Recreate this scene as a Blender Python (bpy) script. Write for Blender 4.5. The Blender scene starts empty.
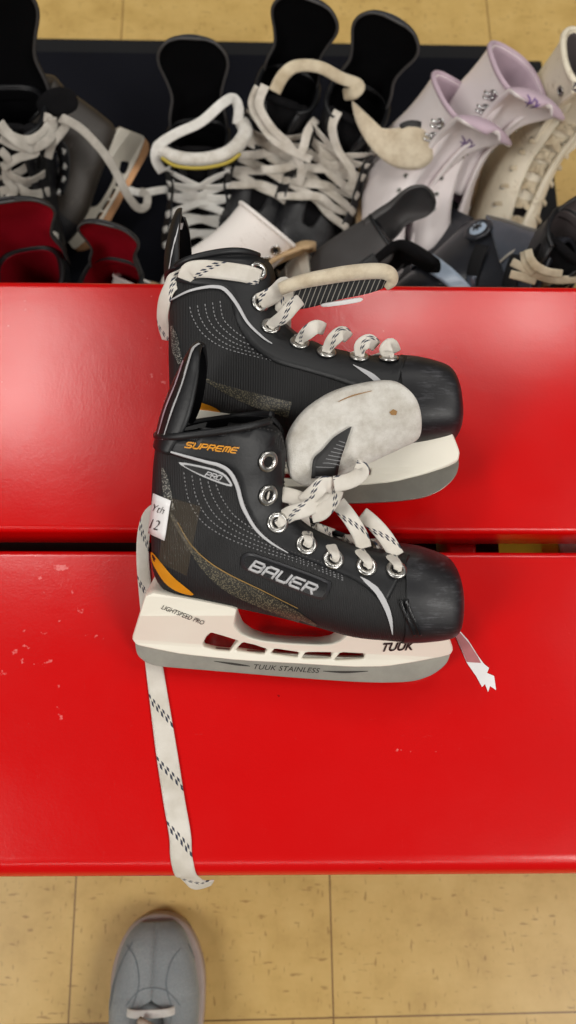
import bpy, bmesh, math, random
from mathutils import Vector, Matrix, Euler
from mathutils.bvhtree import BVHTree
rad = math.radians
random.seed(7)
SC = bpy.context.scene
COL = SC.collection
V = Vector

# ------------------------------------------------------------------ camera
FPX = 800.0
CAMH = 1.05
RC = Euler((rad(16.13), rad(-1.19), rad(-0.11)), 'XYZ').to_matrix()
CAM0 = V((0, 0, CAMH))
cam = bpy.data.cameras.new('camera')
cam.sensor_fit = 'VERTICAL'; cam.sensor_height = 24.0
cam.lens = FPX / 1024.0 * 24.0
cam.clip_start = 0.02
cam.dof.use_dof = True; cam.dof.focus_distance = 0.58; cam.dof.aperture_fstop = 4.0
camo = bpy.data.objects.new('camera', cam); COL.objects.link(camo)
camo.matrix_world = Matrix.Translation(CAM0) @ RC.to_4x4()
SC.camera = camo
BENCH = 0.45

def rayd(px, py):
    return (RC @ V(((px - 288) / FPX, -(py - 512) / FPX, -1))).normalized()

def P(px, py, z):
    d = rayd(px, py)
    return CAM0 + d * ((z - CAMH) / d.z)

def Pplane(px, py, M):
    """point of the view ray on the c = 0 plane of M, in M's own coordinates"""
    Mi = M.inverted(); o = Mi @ CAM0; d = Mi.to_3x3() @ rayd(px, py)
    return o - d * (o.z / d.z)

def proj(p):
    q = RC.transposed() @ (p - CAM0)
    return (288 + FPX * q.x / -q.z, 512 - FPX * q.y / -q.z)

# ------------------------------------------------------------------ materials
def srgb(r, g, b):
    f = lambda c: (c / 12.92 if c <= 0.04045 else ((c + 0.055) / 1.055) ** 2.4)
    return (f(r / 255), f(g / 255), f(b / 255), 1)

class NT:
    def __init__(s, name):
        s.m = bpy.data.materials.new(name); s.m.use_nodes = True
        s.t = s.m.node_tree; s.b = s.t.nodes['Principled BSDF']
    def n(s, typ, **kw):
        nd = s.t.nodes.new(typ)
        for k, v in kw.items():
            if k in nd.inputs.keys() if isinstance(k, str) else False: nd.inputs[k].default_value = v
            else: setattr(nd, k, v)
        return nd
    def l(s, a, b): s.t.links.new(a, b)
    def coord(s, kind='Object', scale=(1, 1, 1), rot=(0, 0, 0), loc=(0, 0, 0)):
        c = s.n('ShaderNodeTexCoord'); mp = s.n('ShaderNodeMapping')
        mp.inputs['Scale'].default_value = scale; mp.inputs['Rotation'].default_value = rot; mp.inputs['Location'].default_value = loc
        s.l(c.outputs[kind], mp.inputs['Vector']); return mp.outputs['Vector']
    def noise(s, vec, scale, detail=4, rough=0.55):
        t = s.n('ShaderNodeTexNoise'); t.inputs['Scale'].default_value = scale
        t.inputs['Detail'].default_value = detail; t.inputs['Roughness'].default_value = rough
        if vec is not None: s.l(vec, t.inputs['Vector'])
        return t.outputs['Fac']
    def ramp(s, fac, stops):
        r = s.n('ShaderNodeValToRGB'); el = r.color_ramp.elements
        while len(el) < len(stops): el.new(0.5)
        for e, (p, c) in zip(el, stops): e.position = p; e.color = c if len(c) == 4 else (*c, 1)
        s.l(fac, r.inputs['Fac']); return r.outputs['Color']
    def math(s, op, a, b=None):
        m = s.n('ShaderNodeMath'); m.operation = op
        for i, x in enumerate((a, b)):
            if x is None: continue
            if isinstance(x, (int, float)): m.inputs[i].default_value = x
            else: s.l(x, m.inputs[i])
        return m.outputs[0]
    def mix(s, fac, a, b):
        m = s.n('ShaderNodeMix'); m.data_type = 'RGBA'
        for sock, x in ((m.inputs['Factor'], fac), (m.inputs['A'], a), (m.inputs['B'], b)):
            pass
        ins = [m.inputs[0], m.inputs[6], m.inputs[7]]
        for sock, x in zip(ins, (fac, a, b)):
            if isinstance(x, (int, float)): sock.default_value = x
            elif isinstance(x, tuple): sock.default_value = x
            else: s.l(x, sock)
        return m.outputs[2]
    def bump(s, h, strength=0.3, dist=0.001):
        b = s.n('ShaderNodeBump'); b.inputs['Strength'].default_value = strength; b.inputs['Distance'].default_value = dist
        s.l(h, b.inputs['Height']); s.l(b.outputs['Normal'], s.b.inputs['Normal'])
    def base(s, c):
        if isinstance(c, tuple): s.b.inputs['Base Color'].default_value = c
        else: s.l(c, s.b.inputs['Base Color'])
    def set(s, rough=0.5, metal=0.0, spec=0.5, coat=0.0, sheen=0.0):
        s.b.inputs['Roughness'].default_value = rough; s.b.inputs['Metallic'].default_value = metal
        s.b.inputs['Specular IOR Level'].default_value = spec; s.b.inputs['Coat Weight'].default_value = coat
        s.b.inputs['Sheen Weight'].default_value = sheen
        return s

def leather(name, col, rough=0.42, scuff=None, bump=0.25, scale=420, amount=0.62):
    t = NT(name); v = t.coord()
    t.bump(t.noise(v, scale, 3), bump, 0.0006)
    if scuff:
        a = t.noise(v, 34, 6, 0.7)
        s = t.coord(scale=(1, 9, 1), rot=(0.3, 0.2, 0.7)); b = t.noise(s, 60, 5, 0.75)
        f = t.ramp(t.math('MULTIPLY', a, b), [(amount * amount - 0.06, (0, 0, 0)), (amount * amount + 0.06, (1, 1, 1))])
        t.base(t.mix(f, col, scuff))
    else:
        n = t.noise(v, 25, 4)
        d = tuple(x * 0.72 for x in col[:3]) + (1,)
        t.base(t.mix(n, d, tuple(min(1, x * 1.25) for x in col[:3]) + (1,)))
    return t.set(rough).m

M = {}
M['leather'] = leather('black_leather', srgb(18, 19, 22), 0.48)
M['toe'] = leather('scuffed_black_cap', srgb(22, 22, 26), 0.46, srgb(66, 66, 70), 0.2, 300, 0.58)
M['worn'] = leather('worn_black_leather', srgb(26, 26, 29), 0.45, srgb(60, 60, 62), 0.2, 380, 0.60)
M['grey_leather'] = leather('dark_grey_leather', srgb(66, 64, 64), 0.55)
M['brown_leather'] = leather('dark_brown_leather', srgb(52, 46, 40), 0.5, srgb(86, 78, 70), 0.2, 380, 0.6)
M['lining'] = leather('black_lining', srgb(9, 9, 11), 0.9)
M['red_lining'] = leather('red_felt_lining', srgb(150, 14, 32), 0.9, None, 0.4, 700)
M['white_leather'] = leather('white_leather', srgb(238, 232, 226), 0.45, srgb(170, 156, 140), 0.15, 300, 0.63)
M['cream_leather'] = leather('cream_leather', srgb(234, 224, 202), 0.48, srgb(168, 148, 118), 0.15, 300, 0.60)
M['pink_leather'] = leather('pinkish_white_leather', srgb(238, 229, 228), 0.42, srgb(200, 184, 178), 0.12, 300, 0.66)
M['lavender'] = leather('lavender_lining', srgb(188, 166, 178), 0.85)
M['grey_lining'] = leather('grey_lining', srgb(92, 84, 84), 0.85)
M['tan_sole'] = leather('tan_sole', srgb(190, 160, 120), 0.6, srgb(120, 96, 68), 0.2, 200, 0.58)

for k_ in ('lining', 'red_lining'): M[k_].node_tree.nodes['Principled BSDF'].inputs['Specular IOR Level'].default_value = 0.08

def knit():
    t = NT('ribbed_black_fabric'); v = t.coord(scale=(1, 0.06, 0.25)); w = t.noise(v, 900, 1)
    h = t.n('ShaderNodeTexWave'); h.inputs['Scale'].default_value = 260; h.inputs['Distortion'].default_value = 1.2
    t.l(t.coord(scale=(1, 0.15, 0.3)), h.inputs['Vector'])
    t.bump(h.outputs['Fac'], 0.5, 0.0007)
    t.base(t.mix(t.math('MULTIPLY', h.outputs['Fac'], w), srgb(8, 8, 10), srgb(28, 28, 30)))
    return t.set(0.62).m
M['knit'] = knit()

def plain(name, col, rough=0.5, metal=0.0, nscale=None, bump=0.1, var=0.15, coat=0.0, spec=0.5):
    t = NT(name)
    v = t.coord(); n = t.noise(v, nscale or 60, 4)
    t.base(t.mix(n, tuple(x * (1 - var) for x in col[:3]) + (1,), tuple(min(1, x * (1 + var)) for x in col[:3]) + (1,)))
    if bump: t.bump(n, bump, 0.0005)
    return t.set(rough, metal, spec, coat).m
M['white_plastic'] = plain('off_white_plastic', srgb(240, 235, 220), 0.34, nscale=40, var=0.04, bump=0.05)
M['old_plastic'] = plain('grubby_white_plastic', srgb(196, 190, 176), 0.4, nscale=50, var=0.16, bump=0.1)
M['silver'] = plain('silver_print', srgb(188, 188, 190), 0.4, 0.0, var=0.06, bump=0)
M['grey_print'] = plain('grey_print', srgb(122, 122, 124), 0.5, 0, var=0.1, bump=0)
M['orange'] = plain('orange_print', srgb(214, 140, 22), 0.4, var=0.15, nscale=150, bump=0)
M['gold'] = plain('gold_print', srgb(226, 152, 34), 0.38, var=0.05, bump=0)
M['ink'] = plain('black_ink', srgb(24, 23, 24), 0.5, bump=0)
M['etch'] = plain('dark_etching', srgb(60, 56, 52), 0.5, 0.3, bump=0)
M['black_gloss'] = plain('glossy_black_badge', srgb(20, 20, 22), 0.25, var=0.1, bump=0.03)
M['badge_rim'] = plain('badge_rim', srgb(52, 52, 55), 0.35, bump=0.03)
M['paper'] = plain('white_sticker', srgb(236, 234, 234), 0.35, var=0.02, bump=0)
M['eyelet'] = plain('nickel_eyelet', srgb(196, 194, 190), 0.28, 1.0, nscale=400, var=0.2, bump=0.08)
M['chrome'] = plain('chrome', srgb(214, 214, 214), 0.2, 1.0, nscale=200, var=0.1, bump=0.05)
M['hole'] = plain('dark_hole', srgb(14, 13, 12), 0.9, bump=0)
M['rubber'] = plain('black_rubber', srgb(24, 24, 26), 0.75, nscale=200, bump=0.2, spec=0.25)
M['dark_plastic'] = plain('dark_plastic', srgb(44, 46, 52), 0.3, nscale=90, var=0.25, bump=0.1)
M['slate_plastic'] = plain('slate_plastic', srgb(108, 114, 126), 0.24, 0.55, nscale=70, var=0.2, bump=0.1)
M['pale_blue'] = plain('pale_blue_plastic', srgb(170, 186, 204), 0.3, nscale=80, var=0.15, bump=0.05)
M['steel_leg'] = plain('painted_dark_steel', srgb(38, 34, 34), 0.5, 0.3, bump=0.1)
M['yellow'] = plain('yellow_card', srgb(214, 190, 40), 0.6, var=0.05, bump=0)
M['card'] = plain('white_card', srgb(222, 220, 214), 0.7, var=0.05, bump=0)
M['purple_thread'] = plain('purple_thread', srgb(112, 84, 140), 0.7, bump=0.2)
M['brown_thread'] = plain('brown_thread', srgb(150, 112, 62), 0.7, bump=0.2)
M['yellow_edge'] = plain('yellow_piping', srgb(176, 156, 60), 0.6, bump=0.1)
M['red_plastic'] = plain('red_plastic', srgb(150, 20, 28), 0.4, bump=0.1)

def blade_mat(name='ground_steel', tint=(186, 181, 170)):
    t = NT(name); v = t.coord(scale=(1, 30, 1)); n = t.noise(t.coord(scale=(60, 3, 3)), 30, 5, 0.7)
    m = t.noise(t.coord(), 26, 5, 0.7)
    t.base(t.mix(m, srgb(*[int(x * 0.72) for x in tint]), srgb(*tint)))
    t.bump(n, 0.12, 0.0003)
    return t.set(0.34, 0.8).m
M['blade'] = blade_mat()
M['rusty_blade'] = blade_mat('rusty_steel', (150, 112, 78))

def mesh_print():
    t = NT('dotted_grey_print'); v = t.n('ShaderNodeTexVoronoi'); v.inputs['Scale'].default_value = 900
    t.l(t.coord(), v.inputs['Vector'])
    t.base(t.ramp(v.outputs['Distance'], [(0.25, srgb(150, 148, 140)), (0.5, srgb(40, 40, 40))]))
    return t.set(0.45).m
M['dots'] = mesh_print()

def gold_mesh():
    t = NT('gold_grey_mesh_print'); v = t.n('ShaderNodeTexVoronoi'); v.inputs['Scale'].default_value = 950
    t.l(t.coord(), v.inputs['Vector'])
    t.base(t.ramp(v.outputs['Distance'], [(0.2, srgb(118, 110, 88)), (0.5, srgb(40, 38, 34))]))
    return t.set(0.45).m
M['golddots'] = gold_mesh()

def felt(name, col, dirt, yell=0.5):
    t = NT(name); v = t.coord(); n = t.noise(v, 55, 6, 0.7); f = t.noise(v, 900, 4, 0.8)
    m = t.ramp(n, [(0.40, col), (0.72, dirt)])
    t.base(m); t.bump(t.math('ADD', f, t.math('MULTIPLY', n, 0.6)), 0.8, 0.0016)
    return t.set(0.95, sheen=0.3).m
M['felt'] = felt('worn_white_felt', srgb(232, 228, 220), srgb(190, 182, 168))
M['cream_felt'] = felt('cream_felt', srgb(230, 216, 190), srgb(196, 176, 146))
M['black_felt'] = felt('black_felt', srgb(22, 21, 23), srgb(12, 12, 14))
M['black_felt'].node_tree.nodes['Principled BSDF'].inputs['Sheen Weight'].default_value = 0.0
M['black_felt'].node_tree.nodes['Principled BSDF'].inputs['Specular IOR Level'].default_value = 0.15

def pinstripe():
    t = NT('black_pinstripe_fabric'); w = t.n('ShaderNodeTexWave'); w.inputs['Scale'].default_value = 95
    t.l(t.coord(rot=(0, 0, 0.5)), w.inputs['Vector'])
    t.base(t.ramp(w.outputs['Fac'], [(0.90, srgb(24, 24, 26)), (0.97, srgb(150, 146, 138))]))
    return t.set(0.7).m
M['pinstripe'] = pinstripe()

def lace_mat(name, col, dash=True, dirt=(206, 198, 184)):
    t = NT(name); uv = t.n('ShaderNodeTexCoord').outputs['UV']
    sep = t.n('ShaderNodeSeparateXYZ'); t.l(uv, sep.inputs[0]); u, v = sep.outputs['X'], sep.outputs['Y']
    n = t.noise(t.coord(), 45, 4)
    c = t.mix(t.ramp(n, [(0.4, (0, 0, 0)), (0.75, (1, 1, 1))]), srgb(*col), srgb(*dirt))
    if dash:
        # two parallel rows of short dashes that run slantwise across the band, every 36 mm
        d = t.math('MODULO', t.math('ADD', t.math('ADD', u, 0.5), t.math('MULTIPLY', v, 0.021)), 0.044)
        on = t.math('MULTIPLY', t.math('GREATER_THAN', d, 0.001), t.math('LESS_THAN', d, 0.0078))
        gap = t.math('MULTIPLY', t.math('GREATER_THAN', d, 0.0036), t.math('LESS_THAN', d, 0.0042))
        row = t.math('MULTIPLY', t.math('GREATER_THAN', d, 0.0037), 0.5)
        tick = t.math('GREATER_THAN', t.math('MODULO', t.math('ADD', t.math('MULTIPLY', v, 5.0), row), 1.0), 0.5)
        k = t.math('MULTIPLY', t.math('MULTIPLY', on, t.math('SUBTRACT', 1.0, gap)), tick)
        c = t.mix(k, c, srgb(52, 56, 72))
    t.base(c)
    w = t.n('ShaderNodeTexWave'); w.inputs['Scale'].default_value = 500; w.inputs['Distortion'].default_value = 2.5; t.l(t.coord(), w.inputs['Vector'])
    t.bump(t.math('ADD', t.noise(t.coord(), 1200, 3), w.outputs['Fac']), 0.5, 0.0006)
    return t.set(0.9, sheen=0.2).m
M['lace'] = lace_mat('white_dashed_lace', (232, 226, 216))
M['plain_lace'] = lace_mat('white_lace', (220, 213, 202), False, (176, 166, 150))
M['cream_lace'] = lace_mat('cream_lace', (222, 208, 180), False, (180, 160, 128))
M['white_lace'] = lace_mat('bright_white_lace', (236, 234, 228), False, (210, 206, 198))
M['grey_lace'] = lace_mat('greyed_lace', (190, 184, 174), False, (150, 144, 134))

def tape_mat():
    t = NT('clear_tape'); t.base(srgb(120, 104, 78)); t.set(0.12)
    t.b.inputs['Alpha'].default_value = 0.16
    t.bump(t.noise(t.coord(), 150, 4), 0.9, 0.002)
    return t.m
M['tape'] = tape_mat()

def red_paint():
    t = NT('red_gloss_paint'); v = t.coord()
    big = t.noise(t.coord(scale=(1, 3, 1)), 6, 4)
    col = t.mix(big, srgb(200, 4, 5), srgb(208, 5, 7))
    # fine pale scratches and paint nibs
    sc = t.noise(t.coord(scale=(9, 60, 1), rot=(0, 0, 0.5)), 6, 6, 0.75)
    sc2 = t.noise(t.coord(scale=(70, 9, 1), rot=(0, 0, 0.25)), 5, 6, 0.75)
    f = t.ramp(t.math('MAXIMUM', sc, sc2), [(0.67, (0, 0, 0)), (0.80, (0.5, 0.5, 0.5))])
    col = t.mix(f, col, srgb(226, 96, 92))
    nib = t.math('MULTIPLY', t.noise(v, 95, 3, 0.6), t.noise(v, 9, 3, 0.6))
    col = t.mix(t.ramp(nib, [(0.405, (0, 0, 0)), (0.44, (0.65, 0.65, 0.65))]), col, srgb(236, 130, 128))
    sp = t.noise(v, 120, 2, 0.4)
    col = t.mix(t.ramp(sp, [(0.785, (0, 0, 0)), (0.80, (0.7, 0.7, 0.7))]), col, srgb(120, 6, 8))
    t.base(col)
    n = t.noise(v, 70, 5, 0.6); h = t.math('ADD', n, t.math('MULTIPLY', t.noise(v, 500, 2), 0.4))
    t.bump(h, 0.13, 0.001)
    r = t.ramp(t.noise(v, 14, 5, 0.65), [(0.3, (0.21, 0.21, 0.21)), (0.75, (0.26, 0.26, 0.26))]); t.l(r, t.b.inputs['Roughness'])
    t.b.inputs['Specular IOR Level'].default_value = 0.5
    return t.m
M['red'] = red_paint()

def tiles():
    t = NT('yellowed_vinyl_tiles'); c = t.n('ShaderNodeTexCoord')
    mp = t.n('ShaderNodeMapping'); mp.vector_type = 'POINT'
    mp.inputs['Rotation'].default_value = (0, 0, -rad(0.75)); mp.inputs['Location'].default_value = (0.235, 0.306, 0)
    t.l(c.outputs['Object'], mp.inputs['Vector'])
    s = t.n('ShaderNodeSeparateXYZ'); t.l(mp.outputs[0], s.inputs[0])
    def edge(x):
        m = t.math('PINGPONG', x, 0.1524); return t.math('LESS_THAN', m, 0.0009)
    g = t.math('MAXIMUM', edge(s.outputs['X']), edge(s.outputs['Y']))
    v = mp.outputs[0]
    a = t.noise(v, 16, 6, 0.65)
    col = t.ramp(a, [(0.25, srgb(182, 148, 82)), (0.5, srgb(202, 168, 100)), (0.8, srgb(214, 182, 116))])
    # brown flecks pressed into the vinyl
    fl = t.noise(t.coord(scale=(1, 4.2, 1), rot=(0, 0, 0.7)), 46, 3, 0.5)
    fl2 = t.noise(t.coord(scale=(4.2, 1, 1), rot=(0, 0, 0.4), loc=(3, 1, 0)), 56, 3, 0.5)
    f = t.ramp(t.math('MAXIMUM', fl, fl2), [(0.64, (0, 0, 0)), (0.70, (0.6, 0.6, 0.6))])
    col = t.mix(f, col, srgb(132, 94, 44))
    sk = t.noise(t.coord(scale=(24, 2.2, 1), rot=(0, 0, 2.2)), 4, 4, 0.6)
    col = t.mix(t.ramp(sk, [(0.735, (0, 0, 0)), (0.76, (0.6, 0.6, 0.6))]), col, srgb(110, 84, 52))
    col = t.mix(g, col, srgb(116, 84, 44))
    t.base(col); t.bump(t.math('SUBTRACT', a, t.math('MULTIPLY', g, 2.0)), 0.1, 0.001)
    return t.set(0.38).m
M['tiles'] = tiles()

def carpet():
    t = NT('charcoal_carpet'); v = t.coord(); n = t.noise(v, 700, 4, 0.8); d = t.noise(v, 70, 3, 0.9)
    c = t.mix(n, srgb(12, 13, 19), srgb(34, 35, 45))
    t.base(c); t.bump(n, 1.0, 0.004); return t.set(0.95, spec=0.15).m
M['carpet'] = carpet()

def canvas():
    t = NT('grey_blue_canvas'); v = t.coord(); n = t.noise(v, 600, 3); m = t.noise(v, 30, 5)
    t.base(t.mix(t.math('MULTIPLY', n, m), srgb(120, 128, 132), srgb(190, 194, 192))); t.bump(n, 0.7, 0.001); return t.set(0.85, sheen=0.2).m
M['canvas'] = canvas()
M['seam'] = plain('grey_seam', srgb(112, 122, 128), 0.9, bump=0.2)
M['shoe_sole'] = plain('pinkish_rubber_sole', srgb(176, 160, 152), 0.6, bump=0.1)
M['brown_lace'] = lace_mat('mottled_brown_lace', (150, 128, 104), False, (216, 206, 194))

# ------------------------------------------------------------------ mesh helpers
def link(name, me, mat, parent=None, smooth=True):
    o = bpy.data.objects.new(name, me); COL.objects.link(o)
    if mat is not None:
        for m in (mat if isinstance(mat, (list, tuple)) else [mat]): me.materials.append(m)
    if smooth:
        for p in me.polygons: p.use_smooth = True
    if parent is not None: o.parent = parent
    return o

def mk(name, vs, fs, mat, parent=None, smooth=True, uv=None, recalc=False):
    me = bpy.data.meshes.new(name); me.from_pydata([tuple(v) for v in vs], [], fs); me.update()
    if recalc:
        bm = bmesh.new(); bm.from_mesh(me); bmesh.ops.recalc_face_normals(bm, faces=bm.faces); bm.to_mesh(me); bm.free()
    if uv:
        l = me.uv_layers.new(name='uv')
        for lp in me.loops: l.data[lp.index].uv = uv[lp.vertex_index]
    return link(name, me, mat, parent, smooth)

def solid(o, t, off=-1.0, inner=0, rim=0):
    m = o.modifiers.new('thickness', 'SOLIDIFY'); m.thickness = t; m.offset = off; m.use_even_offset = False
    m.material_offset = inner; m.material_offset_rim = rim; return m

def subdiv(o, n=1):
    m = o.modifiers.new('smooth', 'SUBSURF'); m.levels = n; m.render_levels = n

def bev(o, w, seg=3):
    m = o.modifiers.new('bevel', 'BEVEL'); m.width = w; m.segments = seg; m.limit_method = 'ANGLE'; m.angle_limit = rad(35); return m

def crom(pts, n):
    """Catmull-Rom through tuples of any length, n steps per span"""
    P_ = [tuple(p) for p in pts]; out = []
    for i in range(len(P_) - 1):
        p0 = P_[max(i - 1, 0)]; p1 = P_[i]; p2 = P_[i + 1]; p3 = P_[min(i + 2, len(P_) - 1)]
        for k in range(n):
            t = k / n
            out.append(tuple(0.5 * (2 * b + (c - a) * t + (2 * a - 5 * b + 4 * c - d) * t * t + (3 * b - a - 3 * c + d) * t ** 3)
                             for a, b, c, d in zip(p0, p1, p2, p3)))
    out.append(P_[-1]); return out

def ccrom(pts, n):
    N = len(pts); out = []
    for i in range(N):
        p0, p1, p2, p3 = pts[i - 1], pts[i], pts[(i + 1) % N], pts[(i + 2) % N]
        for k in range(n):
            t = k / n
            out.append(tuple(0.5 * (2 * b + (c - a) * t + (2 * a - 5 * b + 4 * c - d) * t * t + (3 * b - a - 3 * c + d) * t ** 3)
                             for a, b, c, d in zip(p0, p1, p2, p3)))
    return out

def empty(name, Mx, label=None, cat=None, group=None):
    o = bpy.data.objects.new(name, None); COL.objects.link(o); o.matrix_world = Mx; o.empty_display_size = 0.03
    tag(o, label, cat, group); return o

def tag(o, label=None, cat=None, group=None, kind=None):
    if label: o['label'] = label
    if cat: o['category'] = cat
    if group: o['group'] = group
    if kind: o['kind'] = kind
    return o

def prism_mesh(name, outlines, depth, bevel=0.0):
    """flat outline with holes, thickened along its own normal"""
    cu = bpy.data.curves.new(name, 'CURVE'); cu.dimensions = '2D'; cu.fill_mode = 'BOTH'
    cu.extrude = max(depth - bevel, 0.0001); cu.bevel_depth = bevel; cu.bevel_resolution = 1; cu.offset = -bevel
    for pts in outlines:
        s = cu.splines.new('POLY'); s.points.add(len(pts) - 1); s.use_cyclic_u = True
        for q, p in zip(s.points, pts): q.co = (p[0], p[1], 0, 1)
    o = bpy.data.objects.new(name, cu); COL.objects.link(o)
    dg = bpy.context.evaluated_depsgraph_get(); dg.update()
    me = bpy.data.meshes.new_from_object(o.evaluated_get(dg)); bpy.data.objects.remove(o); bpy.data.curves.remove(cu)
    me.name = name; return me

def text_tris(s, size=1.0, shear=0.0, weight=0.0, spacing=1.0):
    cu = bpy.data.curves.new('lettering', 'FONT'); cu.body = s; cu.size = size; cu.shear = shear; cu.offset = weight
    cu.space_character = spacing; cu.align_x = 'CENTER'; cu.align_y = 'CENTER'; cu.resolution_u = 3
    o = bpy.data.objects.new('lettering', cu); COL.objects.link(o)
    dg = bpy.context.evaluated_depsgraph_get(); dg.update()
    me = bpy.data.meshes.new_from_object(o.evaluated_get(dg)); bpy.data.objects.remove(o); bpy.data.curves.remove(cu)
    bm = bmesh.new(); bm.from_mesh(me); bmesh.ops.remove_doubles(bm, verts=bm.verts, dist=1e-5); bmesh.ops.triangulate(bm, faces=bm.faces)
    vs = [v.co.copy() for v in bm.verts]; fs = [[v.index for v in f.verts] for f in bm.faces]; bm.free(); bpy.data.meshes.remove(me)
    return vs, fs

# ring lofts: sections (Ba, Bb, Fa, Fb, halfwidth, gap)
def loft(sections, steps=4, n=44, eU=0.85, eL=0.6, cap0=True, cap1=False, grow=0.0, wscale=1.0):
    S = crom(sections, steps); vs = []; fs = []
    for (ba, bb, fa, fb, w, gap) in S:
        B = V((ba, bb, 0)); F = V((fa, fb, 0)); C = (B + F) / 2; d = (F - B); h = d.length / 2 + grow
        d = d.normalized(); w = w * wscale + grow
        th0 = math.asin(min(0.95, max(0.0, gap) / w) ** (1 / eU)) if gap > 0 else 0.0
        for i in range(n):
            th = th0 + (2 * math.pi - 2 * th0) * i / (n - 1)
            c, s = math.cos(th), math.sin(th)
            e = eU if c >= 0 else eL
            x = C + d * (h * math.copysign(abs(c) ** (e if c < 0 else 0.9), c)) + V((0, 0, 1)) * (w * math.copysign(abs(s) ** e, s))
            vs.append(x)
    R_ = len(S)
    for r in range(R_ - 1):
        for i in range(n - 1):
            a = r * n + i; fs.append((a, a + n, a + n + 1, a + 1))
    if cap0: fs.append(tuple(range(0, n)))
    if cap1: fs.append(tuple(reversed(range((R_ - 1) * n, R_ * n))))
    return vs, fs, S

def outward(vs, fs):
    """flip winding so that most faces look away from the loft's centre line"""
    sc = 0.0; m = len(vs)
    c = sum((V(v) for v in vs), V()) / m
    for f in fs[::7]:
        a, b, d = V(vs[f[0]]), V(vs[f[1]]), V(vs[f[2]])
        sc += (b - a).cross(d - a).normalized().dot((a - c).normalized())
    return fs if sc > 0 else [tuple(reversed(f)) for f in fs]

def ribbon_geo(pts, width, thick, normal, steps=6, smooth=True, ws=None, u0=0.0):
    """flat band along pts; normal = Vector, or a list of Vectors per control point"""
    nl = normal if isinstance(normal, list) else [normal] * len(pts)
    ctl = [tuple(p) + tuple(nn) + ((ws[i] if ws else 1.0),) for i, (p, nn) in enumerate(zip(pts, nl))]
    C = crom(ctl, steps) if smooth else ctl
    vs, fs, uv = [], [], []; L = u0; prof = []
    for k in range(10):
        a = 2 * math.pi * k / 10
        prof.append((math.copysign(abs(math.cos(a)) ** 0.45, math.cos(a)), math.copysign(abs(math.sin(a)) ** 0.8, math.sin(a))))
    N = len(C)
    for i, q in enumerate(C):
        p = V(q[:3]); nn = V(q[3:6]); w = q[6]
        t = (V(C[min(i + 1, N - 1)][:3]) - V(C[max(i - 1, 0)][:3]))
        if t.length < 1e-9: t = V((1, 0, 0))
        t.normalize(); b = t.cross(nn)
        if b.length < 1e-6: b = t.orthogonal()
        b.normalize(); nn = b.cross(t).normalized()
        if i: L += (p - V(C[i - 1][:3])).length
        for (x, y) in prof:
            vs.append(p + b * (x * width * 0.5 * w) + nn * (y * thick * 0.5)); uv.append((L, 0.5 + 0.5 * x))
    for i in range(N - 1):
        for k in range(10):
            a = i * 10 + k; b = i * 10 + (k + 1) % 10; fs.append((a, b, b + 10, a + 10))
    fs.append(tuple(reversed(range(10)))); fs.append(tuple(range((N - 1) * 10, N * 10)))
    return vs, fs, uv

class Geo:
    def __init__(s): s.v, s.f, s.uv = [], [], []
    def add(s, g):
        b = len(s.v); s.v += list(g[0]); s.f += [tuple(i + b for i in f) for f in g[1]]
        s.uv += list(g[2]) if len(g) > 2 and g[2] else [(0, 0)] * len(g[0])
        return s
    def make(s, name, mat, parent=None, smooth=True, uv=True): return mk(name, s.v, s.f, mat, parent, smooth, s.uv if uv else None)

def tube_geo(pts, r, steps=5, n=8):
    C = crom(pts, steps) if steps > 1 else [tuple(p) for p in pts]; vs, fs, uv = [], [], []; N = len(C); nn = None; L = 0
    for i, q in enumerate(C):
        p = V(q); t = (V(C[min(i + 1, N - 1)]) - V(C[max(i - 1, 0)])).normalized()
        nn = t.orthogonal() if nn is None else (nn - t * nn.dot(t))
        nn.normalize(); b = t.cross(nn)
        rr = r(i / (N - 1)) if callable(r) else r
        if i: L += (p - V(C[i - 1])).length
        for k in range(n):
            a = 2 * math.pi * k / n; vs.append(p + nn * (rr * math.cos(a)) + b * (rr * math.sin(a))); uv.append((L, k / n))
    for i in range(N - 1):
        for k in range(n):
            a = i * n + k; b = i * n + (k + 1) % n; fs.append((a, b, b + n, a + n))
    fs.append(tuple(reversed(range(n)))); fs.append(tuple(range((N - 1) * n, N * n)))
    return vs, fs, uv

def torus_geo(c, nrm, R0, r0, n=20, m=8, flat=0.6):
    nrm = nrm.normalized(); x = nrm.orthogonal().normalized(); y = nrm.cross(x); vs, fs = [], []
    for i in range(n):
        a = 2 * math.pi * i / n; d = x * math.cos(a) + y * math.sin(a)
        for k in range(m):
            b = 2 * math.pi * k / m; vs.append(c + d * (R0 + r0 * math.cos(b)) + nrm * (r0 * flat * math.sin(b)))
    for i in range(n):
        for k in range(m):
            fs.append((i * m + k, ((i + 1) % n) * m + k, ((i + 1) % n) * m + (k + 1) % m, i * m + (k + 1) % m))
    return vs, fs

def disc_geo(c, nrm, r, n=16, dome=0.0):
    nrm = nrm.normalized(); x = nrm.orthogonal().normalized(); y = nrm.cross(x)
    vs = [c + nrm * dome] + [c + (x * math.cos(2 * math.pi * i / n) + y * math.sin(2 * math.pi * i / n)) * r for i in range(n)]
    return vs, [(0, 1 + i, 1 + (i + 1) % n) for i in range(n)]

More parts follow.
